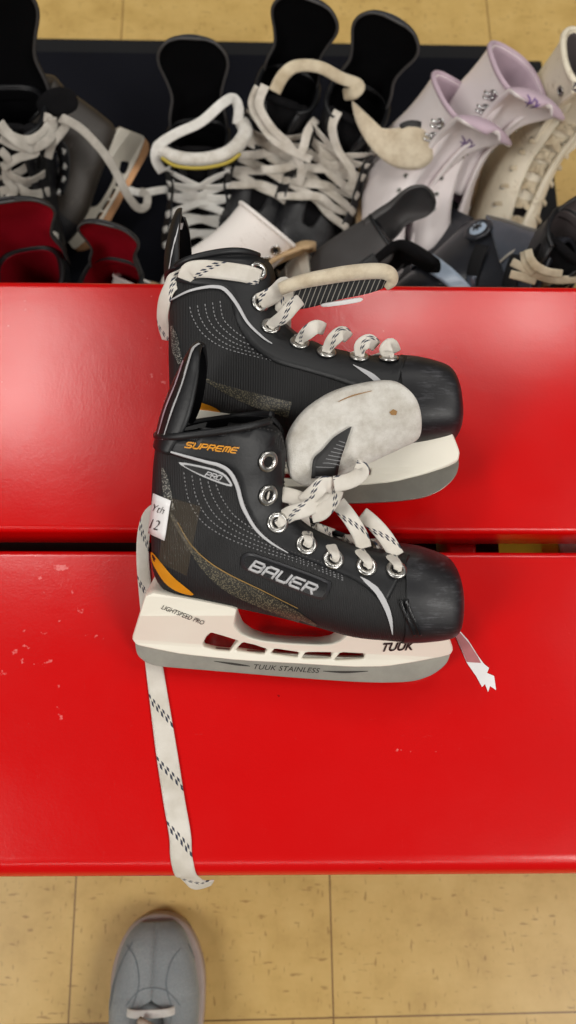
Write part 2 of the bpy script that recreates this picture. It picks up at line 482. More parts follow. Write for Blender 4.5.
def pillow_geo(outline, thick, edge=0.35, puff=1.0, warp=None, rings=(1, 0.97, 0.9, 0.75, 0.5, 0.25)):
    """cushion-like slab: outline = 2-D list (x, y); warp(x, y, z) -> Vector"""
    N = len(outline); cx = sum(p[0] for p in outline) / N; cy = sum(p[1] for p in outline) / N
    vs, fs = [], []
    prof = []
    for r in rings: prof.append((r, thick * (edge + (1 - edge) * (1 - r ** 4) ** 0.5) if r < 1 else 0.0))
    seq = [(r, h) for r, h in prof] ; idx = {}
    def ring(r, z):
        b = len(vs)
        for p in outline: vs.append((cx + (p[0] - cx) * r, cy + (p[1] - cy) * r, z))
        return b
    top = [ring(r, h * 0.5 * puff) for r, h in seq]; tc = len(vs); vs.append((cx, cy, thick * 0.5 * puff))
    bot = [top[0]] + [ring(r, -h * 0.5) for r, h in seq[1:]]; bc = len(vs); vs.append((cx, cy, -thick * 0.5))
    for L, cc, fl in ((top, tc, False), (bot, bc, True)):
        for a, b in zip(L, L[1:]):
            for i in range(N):
                j = (i + 1) % N; q = (a + i, a + j, b + j, b + i); fs.append(tuple(reversed(q)) if fl else q)
        for i in range(N):
            j = (i + 1) % N; q = (L[-1] + i, L[-1] + j, cc); fs.append(tuple(reversed(q)) if fl else q)
    if warp: vs = [warp(*v) for v in vs]
    return [V(v) for v in vs], fs

def box_geo(lo, hi):
    x0, y0, z0 = lo; x1, y1, z1 = hi
    vs = [V(p) for p in ((x0, y0, z0), (x1, y0, z0), (x1, y1, z0), (x0, y1, z0), (x0, y0, z1), (x1, y0, z1), (x1, y1, z1), (x0, y1, z1))]
    return vs, [(0, 3, 2, 1), (4, 5, 6, 7), (0, 1, 5, 4), (1, 2, 6, 5), (2, 3, 7, 6), (3, 0, 4, 7)]

# decals: points of the view ray on a surface, a hair above it
class Surf:
    def __init__(s, M_, geos):
        vs, fs = [], []
        for g in geos:
            b = len(vs); vs += [V(v) for v in g[0]]; fs += [tuple(i + b for i in f) for f in g[1]]
        s.t = BVHTree.FromPolygons(vs, fs); s.M = M_; s.Mi = M_.inverted(); s.o = s.Mi @ CAM0; s.R = s.Mi.to_3x3()
    def hit(s, px, py):
        d = (s.R @ rayd(px, py)).normalized(); h = s.t.ray_cast(s.o, d)
        if h[0] is None:
            q = s.o - d * (s.o.z / d.z); h = s.t.find_nearest(q); p, n = h[0], h[1]
        else: p, n = h[0], h[1]
        if n.dot(s.o - p) < 0: n = -n
        return p, n
    def at(s, px, py, off=0.0004):
        p, n = s.hit(px, py); return p + n * off
    def strip(s, pts, widths, off=0.0004, steps=6, across=3):
        if not isinstance(widths, (list, tuple)): widths = [widths] * len(pts)
        C = crom([(x, y, w) for (x, y), w in zip(pts, widths)], steps); N = len(C); vs, fs = [], []
        for i, (x, y, w) in enumerate(C):
            tx = C[min(i + 1, N - 1)][0] - C[max(i - 1, 0)][0]; ty = C[min(i + 1, N - 1)][1] - C[max(i - 1, 0)][1]
            L = math.hypot(tx, ty) or 1; nx, ny = -ty / L, tx / L
            for k in range(across + 1):
                o = (k / across - 0.5) * w; vs.append(s.at(x + nx * o, y + ny * o, off))
        m = across + 1
        for i in range(N - 1):
            for k in range(across): a = i * m + k; fs.append((a, a + m, a + m + 1, a + 1))
        return vs, fs
    def dashes(s, pts, w, on=3.0, gap=1.8, off=0.0005):
        C = crom(pts, 40); g = Geo(); L = 0; cur = []
        for i in range(1, len(C)):
            L += math.hypot(C[i][0] - C[i - 1][0], C[i][1] - C[i - 1][1])
            if L % (on + gap) < on: cur.append(C[i])
            else:
                if len(cur) > 1: g.add(s.strip([cur[0], cur[-1]], w, off, 2, 1))
                cur = []
        return g.v, g.f
    def quad(s, c, nx=6, ny=6, off=0.0006):
        vs, fs = [], []
        for j in range(ny + 1):
            for i in range(nx + 1):
                u, v = i / nx, j / ny
                x = (c[0][0] * (1 - u) + c[1][0] * u) * (1 - v) + (c[3][0] * (1 - u) + c[2][0] * u) * v
                y = (c[0][1] * (1 - u) + c[1][1] * u) * (1 - v) + (c[3][1] * (1 - u) + c[2][1] * u) * v
                vs.append(s.at(x, y, off))
        m = nx + 1
        for j in range(ny):
            for i in range(nx): a = j * m + i; fs.append((a, a + m, a + m + 1, a + 1))
        return vs, fs
    def blob(s, outline, off=0.0006, rings=(1, 0.66, 0.33)):
        N = len(outline); cx = sum(p[0] for p in outline) / N; cy = sum(p[1] for p in outline) / N; vs, fs = [], []
        for r in rings:
            for p in outline: vs.append(s.at(cx + (p[0] - cx) * r, cy + (p[1] - cy) * r, off))
        vs.append(s.at(cx, cy, off)); c = len(vs) - 1
        for k in range(len(rings) - 1):
            for i in range(N): j = (i + 1) % N; fs.append((k * N + i, (k + 1) * N + i, (k + 1) * N + j, k * N + j))
        k = len(rings) - 1
        for i in range(N): fs.append((k * N + i, c, k * N + (i + 1) % N))
        return vs, fs
    GL = {'B': [[(0, 0), (0, 1), (.85, 1), (1, .85), (1, .62), (.88, .5), (.05, .5)], [(.88, .5), (1, .38), (1, .15), (.85, 0), (0, 0)]],
          'A': [[(0, 0), (0, .8), (.2, 1), (1, 1), (1, 0)], [(0, .42), (1, .42)]], 'U': [[(0, 1), (0, .15), (.15, 0), (.85, 0), (1, .15), (1, 1)]],
          'E': [[(1, 1), (.15, 1), (0, .85), (0, .15), (.15, 0), (1, 0)], [(0, .5), (.9, .5)]], 'R': [[(0, 0), (0, 1), (.85, 1), (1, .85), (1, .62), (.88, .46), (.05, .46)], [(.62, .46), (1, 0)]],
          'S': [[(1, 1), (.15, 1), (0, .85), (0, .65), (.15, .5), (.85, .5), (1, .35), (1, .15), (.85, 0), (0, 0)]], 'P': [[(0, 0), (0, 1), (.85, 1), (1, .85), (1, .57), (.85, .42), (.05, .42)]],
          'M': [[(0, 0), (0, .85), (.15, 1), (.85, 1), (1, .85), (1, 0)], [(.5, 1), (.5, .1)]], 'O': [[(.15, 0), (0, .15), (0, .85), (.15, 1), (.85, 1), (1, .85), (1, .15), (.85, 0), (.15, 0)]],
          'T': [[(0, 1), (1, 1)], [(.5, 1), (.5, 0)]], 'K': [[(0, 0), (0, 1)], [(0, .5), (.35, .5), (1, 1)], [(.35, .5), (1, 0)]]}
    def strokes(s, body, px, py, w, h, ang=0.0, shear=0.3, lw=2.0, gap=0.3, off=0.0018):
        """wide square-cornered sports lettering, w x h pixels, turned clockwise"""
        n = len(body); cw = w / (n + gap * (n - 1)); ca, sa = math.cos(rad(ang)), math.sin(rad(ang)); g = Geo()
        for i, ch in enumerate(body):
            for ln in s.GL[ch]:
                q = []
                for x, y in ln:
                    X = -w / 2 + i * cw * (1 + gap) + x * cw + (y - 0.5) * h * shear; Y = -(y - 0.5) * h
                    q.append((px + X * ca - Y * sa, py + X * sa + Y * ca))
                for a, b in zip(q, q[1:]):
                    L = math.hypot(b[0] - a[0], b[1] - a[1]); ex, ey = (b[0] - a[0]) / L * lw * .38, (b[1] - a[1]) / L * lw * .38
                    g.add(s.strip([(a[0] - ex, a[1] - ey), (b[0] + ex, b[1] + ey)], lw, off, 3, 1))
        return g.v, g.f
    def text(s, body, px, py, w, h, ang=0.0, shear=0.0, weight=0.0, spacing=1.0, off=0.0007):
        """lettering centred on a pixel, w x h pixels, turned by ang degrees clockwise"""
        vs, fs = text_tris(body, 1.0, shear, weight, spacing)
        x0, x1 = min(v.x for v in vs), max(v.x for v in vs); y0, y1 = min(v.y for v in vs), max(v.y for v in vs)
        ca, sa = math.cos(rad(ang)), math.sin(rad(ang)); out = []
        for v in vs:
            x = ((v.x - x0) / (x1 - x0) - 0.5) * w; y = -((v.y - y0) / (y1 - y0) - 0.5) * h
            out.append(s.at(px + x * ca - y * sa, py + x * sa + y * ca, off))
        return out, fs

def decal(name, g, mat, parent, t=0.0):
    o = mk(name, g[0], g[1], mat, parent, True)
    if t: solid(o, t, 0.0)
    return o

def strip2(S, A, B, off=0.0006, steps=5, across=6):
    A = crom(A, steps); B = crom(B, steps); vs, fs = [], []
    for p, q in zip(A, B):
        for k in range(across + 1):
            t = k / across; vs.append(S.at(p[0] * (1 - t) + q[0] * t, p[1] * (1 - t) + q[1] * t, off))
    m = across + 1
    for i in range(len(A) - 1):
        for k in range(across): a = i * m + k; fs.append((a, a + m, a + m + 1, a + 1))
    return vs, fs
# ------------------------------------------------------------------ the boots' shared shape (hockey skate lying on its side)
PHI = rad(30)
def lying(px0, py0, px1, py1, phi=PHI, z=BENCH + 0.0095):
    p0 = P(px0, py0, z); p1 = P(px1, py1, z); a = (p1 - p0).normalized()
    u = V((0, 0, 1)).cross(a).normalized(); b = u * math.cos(phi) + V((0, 0, 1)) * math.sin(phi); c = a.cross(b)
    o = (p0 + p1) / 2
    return Matrix(((a.x, b.x, c.x, o.x), (a.y, b.y, c.y, o.y), (a.z, b.z, c.z, o.z), (0, 0, 0, 1)))
MM = lying(154, 666, 412, 681)
def L2(px, py): q = Pplane(px, py, MM); return (q.x, q.y)

SEC_PX = [  # bottom / back pixel, top / front pixel, half width, throat half gap
    (458, 608, 459, 590, .016, 0), (455, 622, 457.5, 573, .025, 0), (446, 629, 449, 561, .032, 0), (422, 632, 422, 551, .036, 0),
    (398, 633, 401, 548, .037, .0), (384, 632, 392, 547, .037, .006), (352, 629, 366, 542, .0365, .010), (320, 621, 338, 533, .035, .012),
    (283, 612, 312, 520, .033, .013), (243, 604, 297, 506, .031, .013), (204, 597, 289, 492, .030, .013), (172, 589, 287, 478, .030, .013),
    (156, 572, 288, 464, .031, .013), (153, 541, 289, 452, .031, .013), (153, 505, 290, 441, .032, .014), (155, 463, 287, 427, .033, .016), (159, 433, 277, 417, .034, .018)]
SECL = [(*L2(a, b), *L2(c, d), w, g) for a, b, c, d, w, g in SEC_PX]
SHELL = loft(SECL, 4, 46, eL=0.68)
SHELL = (SHELL[0], outward(SHELL[0], SHELL[1]), SHELL[2])
EYE_PX = [(267, 461), (267, 495), (277, 523), (306, 545), (333, 560), (366, 567), (396, 571)]
S0 = Surf(MM, [SHELL])
EYES = [S0.hit(x, y) for x, y in EYE_PX]                       # points and normals on the visible side

# blade holder and blade outlines
HOLD = [[(152, 580), (142, 610), (133, 636), (137, 643), (160, 648), (184, 652.5), (240, 658.5), (295, 661.5), (352, 665), (385, 664.5), (415, 660), (438, 655), (449, 651), (451, 644), (446, 630), (440, 620),
         (348, 622), (340, 634), (331, 639), (318, 640.5), (290, 639.5), (265, 637), (252, 633), (242, 627), (236.5, 617), (238, 606), (240, 596), (200, 588)],
        [(205, 641), (209, 634), (213.5, 630), (225, 633.5), (237, 637.5), (233, 642), (229, 647), (217, 646), (206, 643.5)],
        [(237, 648), (244.5, 640.5), (255, 643), (266, 647), (263, 651)],
        [(272, 651.5), (276, 647.5), (298, 650.5), (296, 654.5)], [(302.5, 656), (307, 651), (331, 651), (329, 656)], [(335, 657.5), (341.5, 651), (363, 652), (362, 656)]]
BLADE = [[(135, 638), (136, 648), (138, 655), (146, 661.5), (156, 665.5), (213, 670), (295, 677), (352, 681), (385, 682), (412, 681), (431, 675), (446, 664), (451, 651), (449, 642), (415, 652), (352, 657), (295, 653), (240, 650), (184, 645)]]
for o in HOLD[1:]:
    cx_, cy_ = sum(p[0] for p in o) / len(o), sum(p[1] for p in o) / len(o)
    o[:] = [(cx_ + (x - cx_) * 1.12, cy_ + (y - cy_) * 1.32) for x, y in o]
def cut(o, n=2, t=0.22):
    for _ in range(n):
        q = []
        for a, b in zip(o, o[1:] + o[:1]): q += [(a[0] + (b[0] - a[0]) * t, a[1] + (b[1] - a[1]) * t), (b[0] + (a[0] - b[0]) * t, b[1] + (a[1] - b[1]) * t)]
        o = q
    return o
HOLD = [cut(HOLD[0], 1, 0.14)] + [cut(o, 1, 0.10) for o in HOLD[1:]]; BLADE = [cut(o) for o in BLADE]
HOLD_L = [[L2(*p) for p in o] for o in HOLD]; BLADE_L = [[L2(*p) for p in o] for o in BLADE]
SOLE_B = 0.036

def holder_mesh(scale=1.0):
    me = prism_mesh('blade_holder', [[(x * scale, y * scale) for x, y in o] for o in HOLD_L], 0.0040 * scale, 0.0010 * scale)
    for v in me.vertices:
        k = max(0.0, (v.co.y / scale - 0.020) / 0.020); v.co.z *= 1 + 2.9 * min(1.6, k)
    return me
HOLD_ME = holder_mesh(); BLADE_ME = prism_mesh('blade', BLADE_L, 0.0016, 0.0003)
def me_geo(me): return [v.co.copy() for v in me.vertices], [tuple(p.vertices) for p in me.polygons]

# tendon guard: a curved plate behind the ankle
def guard_geo(rows, n=22):
    """rows: (a, b, depth forward, half width); growth follows the rows"""
    C = crom(rows, 5); vs, fs = [], []
    for i, (a, b, dp, hw) in enumerate(C):
        q = C[min(i + 1, len(C) - 1)]; p = C[max(i - 1, 0)]; t = V((q[0] - p[0], q[1] - p[1], 0)).normalized(); f = V((t.y, -t.x, 0))
        for k in range(n):
            th = math.pi * (k / (n - 1) - 0.5)
            vs.append(V((a, b, 0)) + f * (dp * (1 - math.cos(th))) + V((0, 0, hw * math.copysign(abs(math.sin(th)) ** 0.85, th))))
    for i in range(len(C) - 1):
        for k in range(n - 1): x = i * n + k; fs.append((x, x + 1, x + n + 1, x + n))
    return vs, fs

def shift(g, s): return ([V(v) * s for v in g[0]],) + tuple(g[1:])

def toe_cap_geo(k=8.0, grow=0.0012): 
    S = SECL[:5]; g = loft(S, 5, 46, eL=0.68, grow=grow); return g[0], outward(g[0], g[1])

def cross_laces(eyes, lift=0.008, width=0.0085, wide_gap=None, jitter=0.0, start=0, double=True, simple=False):
    """criss-cross laces through mirrored eyelets; eyes = [(point, normal)] on the +c side"""
    g = Geo(); n = len(eyes); mir = lambda v: V((v.x, v.y, -v.z))
    for i in range(start, n):
        for sgn in ((1, -1) if double else (1,)):
            j = i - 1
            p, nn = eyes[i]; A, An = (p, nn) if sgn > 0 else (mir(p), mir(nn))
            if j >= 0: q, qn = eyes[j]
            else: continue
            B, Bn = (mir(q), mir(qn)) if sgn > 0 else (q, qn)
            up = (An + Bn + mir(An) + mir(Bn)).normalized(); tang = (q - p).normalized()
            up = V((up.x, up.y, 0)).normalized()
            m = (A + B) / 2 + up * (lift + (0.0022 if sgn > 0 else 0) + random.uniform(-jitter, jitter)) + tang * random.uniform(-jitter, jitter)
            if simple:
                j3 = lambda: V((random.uniform(-jitter, jitter), random.uniform(-jitter, jitter), random.uniform(-jitter, jitter) * .5))
                k1, k2 = A * .74 + B * .26 + up * lift * .8 + j3(), A * .26 + B * .74 + up * lift * .6 + j3()
                g.add(ribbon_geo([A - An * .003, A + An * .003, k1, m + j3() * .4, k2, B + Bn * .001, B - Bn * .005], width, .0022, [An, (An + up * .3).normalized(), (An * .3 + up).normalized(), up, (Bn * .3 + up).normalized(), Bn, Bn], 4, ws=[.7, .9, 1, 1, 1, .9, .7], u0=random.random()))
                continue
            r = lambda: V((random.uniform(-jitter, jitter), random.uniform(-jitter, jitter), 0))
            g.add(ribbon_geo([A - An * 0.004, A + An * 0.0030 + up * 0.0025, A * 0.62 + B * 0.38 + up * lift * 0.9 + r(), m + r() * 0.5, A * 0.38 + B * 0.62 + up * lift * 0.7 + r(), B + Bn * 0.001, B - Bn * 0.006],
                             width, 0.0018, [An, An, (An * 0.5 + up).normalized(), up, (Bn * 0.5 + up).normalized(), Bn, Bn], 5, ws=[.5, .55, .95, 1, .95, .55, .5], u0=random.random()))
    return g
# ------------------------------------------------------------------ the setting
floor = mk('floor', [(-3, -2.2, 0), (3, -2.2, 0), (3, 4, 0), (-3, 4, 0)], [(0, 1, 2, 3)], M['tiles'], None, False)
tag(floor, kind='structure')

bench = empty('bench', Matrix.Translation((0, 0.145, 0)), 'long red painted bench of two planks under the black skates', 'bench')
def plank(y0, y1, r0, r1, th=0.042):
    """profile in (y, z) with rounded corners, run along x; r0 front edge radius, r1 back edge radius"""
    pr = []
    def arc(cy, cz, r, a0, a1):
        for k in range(9):
            a = rad(a0 + (a1 - a0) * k / 8); pr.append((cy + r * math.cos(a), cz + r * math.sin(a)))
    T, B = BENCH, BENCH - th
    arc(y1 - r1, T - r1, r1, 0, 90); arc(y0 + r0, T - r0, r0, 90, 180); arc(y0 + 0.006, B + 0.006, 0.006, 180, 270); arc(y1 - 0.006, B + 0.006, 0.006, 270, 360)
    n = len(pr); xs = [-0.95, 0.95]; vs = [(x, y - 0.145, z) for x in xs for y, z in pr]
    fs = [(i, i + n, (i + 1) % n + n, (i + 1) % n) for i in range(n)] + [tuple(range(n)), tuple(reversed(range(n, 2 * n)))]
    return mk('seat_plank', vs, fs, M['red'], bench, True, None, True)
pl1 = plank(-0.0895, 0.1425, 0.015, 0.005); pl2 = plank(0.1575, 0.378, 0.005, 0.008)
for p in (pl1, pl2): 
    m = p.modifiers.new('wn', 'EDGE_SPLIT'); m.split_angle = rad(50)
o = Geo().add(box_geo((-0.9, -0.030, 0.33), (0.142, 0.035, 0.385))).make('slot_shade_bar', M['steel_leg'], bench, False, False); bev(o, 0.003)  # added dark bar, stands in for the shade seen through the slot
o = Geo().add(box_geo((0.146, -0.17, 0.36), (0.170, 0.19, 0.408))).make('bench_bearer', M['red'], bench, False, False); bev(o, 0.003)
o = Geo().add(box_geo((0.172, -0.030, 0.33), (0.196, 0.035, 0.385))).make('slot_shade_bar', M['steel_leg'], bench, False, False); bev(o, 0.003)  # short added piece, keeps the slot shade-dark up to the box
for x in (-0.72, 0.72):
    g = Geo()
    g.add(box_geo((x - 0.03, -0.20, 0.378), (x + 0.03, 0.21, 0.408)))
    o = g.make('bench_bearer', M['steel_leg'], bench, False, False); bev(o, 0.004)
    for y in (-0.17, 0.17):
        o = Geo().add(box_geo((x - 0.022, y - 0.022, 0), (x + 0.022, y + 0.022, 0.38))).make('leg', M['steel_leg'], bench, False, False); bev(o, 0.004)

M['dull_gold'] = plain('dull_gold_print', srgb(150, 118, 60), 0.45, bump=0)
# ------------------------------------------------------------------ the two black skates on the bench
def tree_decals(S, root, spec):
    for name, g, mat, t in spec: decal(name, g, mat, root, t)

def hockey_core(root, scale=1.0, shell_mat=None, toe_mat=None, inner=None, holder=True, hmat=None, bmat=None, smooth=True):
    vs = [V(v) * scale for v in SHELL[0]]
    o = mk('boot_shell', vs, SHELL[1], [shell_mat or M['knit'], inner or M['lining']], root); solid(o, 0.0032 * scale, -1, 1, 0)
    g = toe_cap_geo(); o2 = mk('toe_cap', [V(v) * scale for v in g[0]], g[1], toe_mat or M['toe'], root)
    S = SHELL[2]; n = 46; R_ = len(S); last = [vs[(R_ - 1) * n + i] for i in range(n)]
    Geo().add(tube_geo(last[::3] + [last[-1]], 0.0026 * scale, 3)).make('collar_binding', M['leather'], root, True, False)
    if holder:
        me = HOLD_ME.copy(); 
        me2 = BLADE_ME.copy()
        if scale != 1.0:
            for v in me.vertices: v.co *= scale
            for v in me2.vertices: v.co *= scale
        link('blade_holder', me, hmat or M['white_plastic'], root, False); link('blade', me2, bmat or M['blade'], root, False)
    return o

R1 = empty('ice_skate', MM, 'black hockey skate with orange heel and size sticker, front one on the bench', 'ice skate', None)
hockey_core(R1)
SS = Surf(MM, [SHELL, toe_cap_geo()]); SH = Surf(MM, [me_geo(HOLD_ME)]); SB = Surf(MM, [me_geo(BLADE_ME)])

OUT = [(160, 434), (178, 424), (205, 421), (235, 423), (262, 426), (280, 432), (287, 448), (288, 475), (289, 492), (295, 508), (312, 524), (338, 536), (366, 545), (392, 551), (410, 556)]
INN = [(164, 452), (176, 456), (192, 461), (206, 464), (218, 467), (229, 473), (236, 484), (240, 500), (248, 518), (260, 535), (280, 550), (306, 560), (334, 571), (362, 585), (385, 606)]
o = decal('eyestay', strip2(SS, OUT, INN, 0.0005), M['leather'], R1, 0.0008)
def arcs(S, f):
    g = Geo()
    for i in range(5): g.add(S.dashes([f(*p) for p in [(184 + 8 * i, 472 + 3 * i), (189 + 8 * i, 500 - i), (203 + 7.5 * i, 522 - 2 * i), (228 + 6 * i, 538 - 2.5 * i), (262 + 4 * i, 551 - 2.5 * i), (300, 563 - 2.5 * i), (345, 581 - 2 * i)]], 1.0, 2.6, 1.5))
    return g.v, g.f
decal('stitched_arcs', arcs(SS, lambda x, y: (x, y)), M['grey_print'], R1)
decal('dotted_print', SS.strip([(163, 468), (166, 482), (168, 496), (172, 510)], [2, 7, 8, 6]), M['dots'], R1)
decal('mesh_swoosh', SS.strip([(170, 512), (180, 530), (191, 547), (206, 566), (228, 583), (262, 600), (296, 616), (316, 626)], [3, 4, 6, 10, 16, 15, 10, 4]), M['golddots'], R1)
decal('gold_edge', SS.strip([(178, 522), (190, 543), (207, 560), (229, 574), (262, 590), (298, 608)], [.7, .8, 1, 1, .9, .6], 0.0007), M['dull_gold'], R1)
decal('heel_accent', SS.blob(ccrom([(152, 552), (158, 558), (166, 568), (176, 579), (194, 594), (180, 592), (168, 585), (160, 575), (153, 562)], 3), 0.0006), M['orange'], R1)
decal('silver_piping', SS.strip([(165, 449.5), (184, 455), (205, 461), (220, 465), (230, 472), (237, 486), (243, 507), (255, 528), (270, 542), (288, 553)], [1.2, 2.3, 3, 3.5, 3.9, 4, 3.8, 3.2, 2.3, .8], 0.0016), M['silver'], R1, 0.0006)
bo = decal('model_badge', SS.blob(ccrom([(179, 462), (208, 467), (223, 472.5), (230, 480), (231.5, 486), (217, 482), (196, 473)], 3), 0.0010), M['silver'], R1)
decal('badge_face', SS.blob(ccrom([(184, 464.3), (208, 469), (222, 474.5), (228, 481), (229, 483.6), (217, 480), (197, 472)], 3), 0.0014), M['ink'], bo)
decal('lettering', SS.strokes('PRO', 214, 475.3, 15, 4.6, 17, 0.4, 1.0, 0.35, 0.0019), M['silver'], bo)
decal('gold_lettering', SS.strokes('SUPREME', 212, 447, 50, 5.2, 6.5, 0.5, 1.25, 0.36, 0.0020), M['gold'], R1)
bo = decal('logo_badge', SS.blob(ccrom([(242, 557), (249, 552.5), (262, 556), (300, 569.5), (327, 580), (330.5, 585), (326, 597), (318, 598.5), (290, 588), (250, 571.5), (242, 566)], 3), 0.0008), M['badge_rim'], R1, 0.001)
decal('badge_face', SS.blob(ccrom([(244.5, 558.5), (250, 555), (262, 558.5), (300, 572), (324, 581.5), (327.5, 585.5), (323.5, 594.5), (317, 596), (290, 585.6), (252, 569.5), (245, 564.5)], 3), 0.0016), M['black_gloss'], bo)
decal('logo_lettering', SS.strokes('BAUER', 284, 576.5, 67, 9.4, 21.5, 0.35, 2.4, 0.34, 0.0023), M['silver'], bo, 0.0004)
decal('white_swoosh', SS.strip([(360, 577), (368, 583), (377, 591), (385, 604), (390, 618), (392.5, 633)], [0.5, 4, 5.5, 5.5, 4, 0.8], 0.0014), M['silver'], R1)
for dx in (0, 6): decal('seam_ridge', SS.strip([(400 + dx, 600), (404 + dx, 611), (411 + dx, 626), (414 + dx, 634)], [3, 3, 3, 3], 0.0012), M['black_gloss'], R1, 0.0016)
decal('stitching', SS.dashes([(x + 2.5, y - 2.5) for x, y in INN[5:13]], 0.8, 2.2, 1.8, 0.0016), M['grey_leather'], R1)
decal('stitching', SS.dashes([(166, 433), (182, 424), (205, 424), (235, 426), (262, 429), (278, 435), (283, 452), (283.5, 475), (284.5, 493)], 0.7, 2.0, 1.8, 0.0016), M['grey_leather'], R1)
decal('clear_tape', SS.quad([(167, 496), (201, 506), (187, 575), (160, 562)], 8, 10, 0.0012), M['tape'], R1)
st = decal('size_sticker', SS.quad([(155.5, 493), (172, 500), (166, 540), (151, 533)], 4, 6, 0.0018), M['paper'], R1, 0.0003)
decal('handwriting', SS.text('Yth', 161, 508.5, 11, 7, 17, 0.25, -0.012, 1, 0.0024), M['ink'], st)
decal('handwriting', SS.text('12', 157.5, 524, 8, 10, 15, 0.15, -0.012, 1, 0.0024), M['ink'], st)

def eyelets(root, eyes, which, r=0.0053):
    for i in which:
        p, n = eyes[i]
        g = torus_geo(p + n * 0.0016, n, r, r * 0.36); o = mk('eyelet', g[0], g[1], M['eyelet'], root)
        g = disc_geo(p + n * 0.0015, n, r * 0.85); mk('hole', g[0], g[1], M['hole'], o)
mirror = lambda E: [(V((p.x, p.y, -p.z)), V((n.x, n.y, -n.z))) for p, n in E]
eyelets(R1, EYES, range(7)); eyelets(R1, mirror(EYES), range(7))
decal('maker_lettering', SH.text('TUUK', 399, 646, 33, 8.5, -3, 0.45, 0.03, 1.0, 0.0006), M['ink'], R1)
decal('small_lettering', SH.text('LIGHTSPEED PRO', 183, 614.5, 45, 4.5, 21, 0.3, 0.0, 1.0, 0.0006), M['ink'], R1)
decal('etched_lettering', SB.text('TUUK STAINLESS', 287, 668.5, 66, 5, 3.5, 0.3, 0.01, 1.05, 0.0003), M['etch'], R1)
decal('etched_line', SB.strip([(214, 661), (235, 664), (250, 666)], [0.5, 2.2, 0.6], 0.0003), M['etch'], R1)
decal('etched_line', SB.strip([(323, 671), (345, 672), (368, 671)], [0.5, 2.2, 0.6], 0.0003), M['etch'], R1)

GR = [L2(157, 443) + (0.013, 0.030), L2(163, 416) + (0.019, 0.031), L2(172, 390) + (0.019, 0.030), L2(184, 364) + (0.014, 0.026), L2(193, 348) + (0.008, 0.018), L2(199, 342) + (0.004, 0.009)]
g = guard_geo(GR); o = mk('tendon_guard', g[0], g[1], [M['leather'], M['lining']], R1); solid(o, 0.003, 0.0, 1, 0)
SG = Surf(MM, [g])
decal('guard_piping', SG.strip([(165, 440), (174, 412), (184, 385), (190, 365), (195, 350), (203, 344)], [0.8, 1.2, 1.4, 1.4, 1.4, 1], 0.0022), M['silver'], o)
decal('guard_piping', SG.strip([(160, 438), (168, 410), (178, 385), (186, 362)], [0.6, 1, 1, 0.8], 0.0022), M['lavender'], o)

# felt tongue, flopped over the toe of the skate behind
TP = (P(296, 480, 0.534), P(412, 408, 0.551))
tx = (TP[1] - TP[0]).normalized(); tn = (CAM0 - TP[1]).normalized() + V((0.1, -0.35, 0)); tn = (tn - tx * tn.dot(tx)).normalized(); ty = tn.cross(tx)
TT = Matrix(((tx.x, ty.x, tn.x, TP[0].x), (tx.y, ty.y, tn.y, TP[0].y), (tx.z, ty.z, tn.z, TP[0].z), (0, 0, 0, 1)))
TONG = [(291, 478), (286, 458), (287, 440), (298, 422), (315, 406), (338, 392), (365, 384), (392, 381), (407, 388), (416, 400), (420, 420), (418, 438), (402, 448), (378, 459), (350, 470), (326, 479), (308, 486)]
def tl(px, py): q = Pplane(px, py, TT); return (q.x, q.y)
MI = MM.inverted()
def twarp(x, y, z):
    w = max(-0.04, min(0.04, y)); return MI @ (TT @ V((x, y, z - 6.0 * w * w + 0.0015 * math.sin(x * 90 + y * 60))))
g = pillow_geo(ccrom([tl(*p) for p in TONG], 5), 0.015, 0.55, 1.0, twarp, (1, 0.985, 0.95, 0.88, 0.75, 0.55, 0.3))
tongue = mk('tongue', g[0], g[1], M['felt'], R1)
ST = Surf(MM, [g])
o = decal('tongue_label', strip2(ST, [(351, 426), (334, 437), (322, 450), (313, 459), (311, 477)], [(351, 427), (346, 441), (341, 455), (338, 466), (336, 476)], 0.002), M['ink'], tongue, 0.0008)
g = Geo()
for k in range(7): t = k / 6; g.add(ST.strip([(338 - 16 * t, 441 + 21 * t), (345 - 7 * t, 443 + 21 * t)], 0.7, 0.0032, 3, 1))
g.add(ST.strip([(315, 466), (333, 466)], 0.8, 0.0032, 3, 1)); g.add(ST.strip([(315, 475), (333, 475)], 0.8, 0.0032, 3, 1))
decal('label_print', (g.v, g.f), M['grey_print'], o)
decal('stain', ST.blob([(389, 412), (393, 409), (397, 411), (396, 415), (391, 415)], 0.0006), M['brown_thread'], tongue)
decal('fold_mark', ST.strip([(338, 402), (352, 396), (372, 391)], [0.6, 1.2, 0.6], 0.0005), M['brown_thread'], tongue)

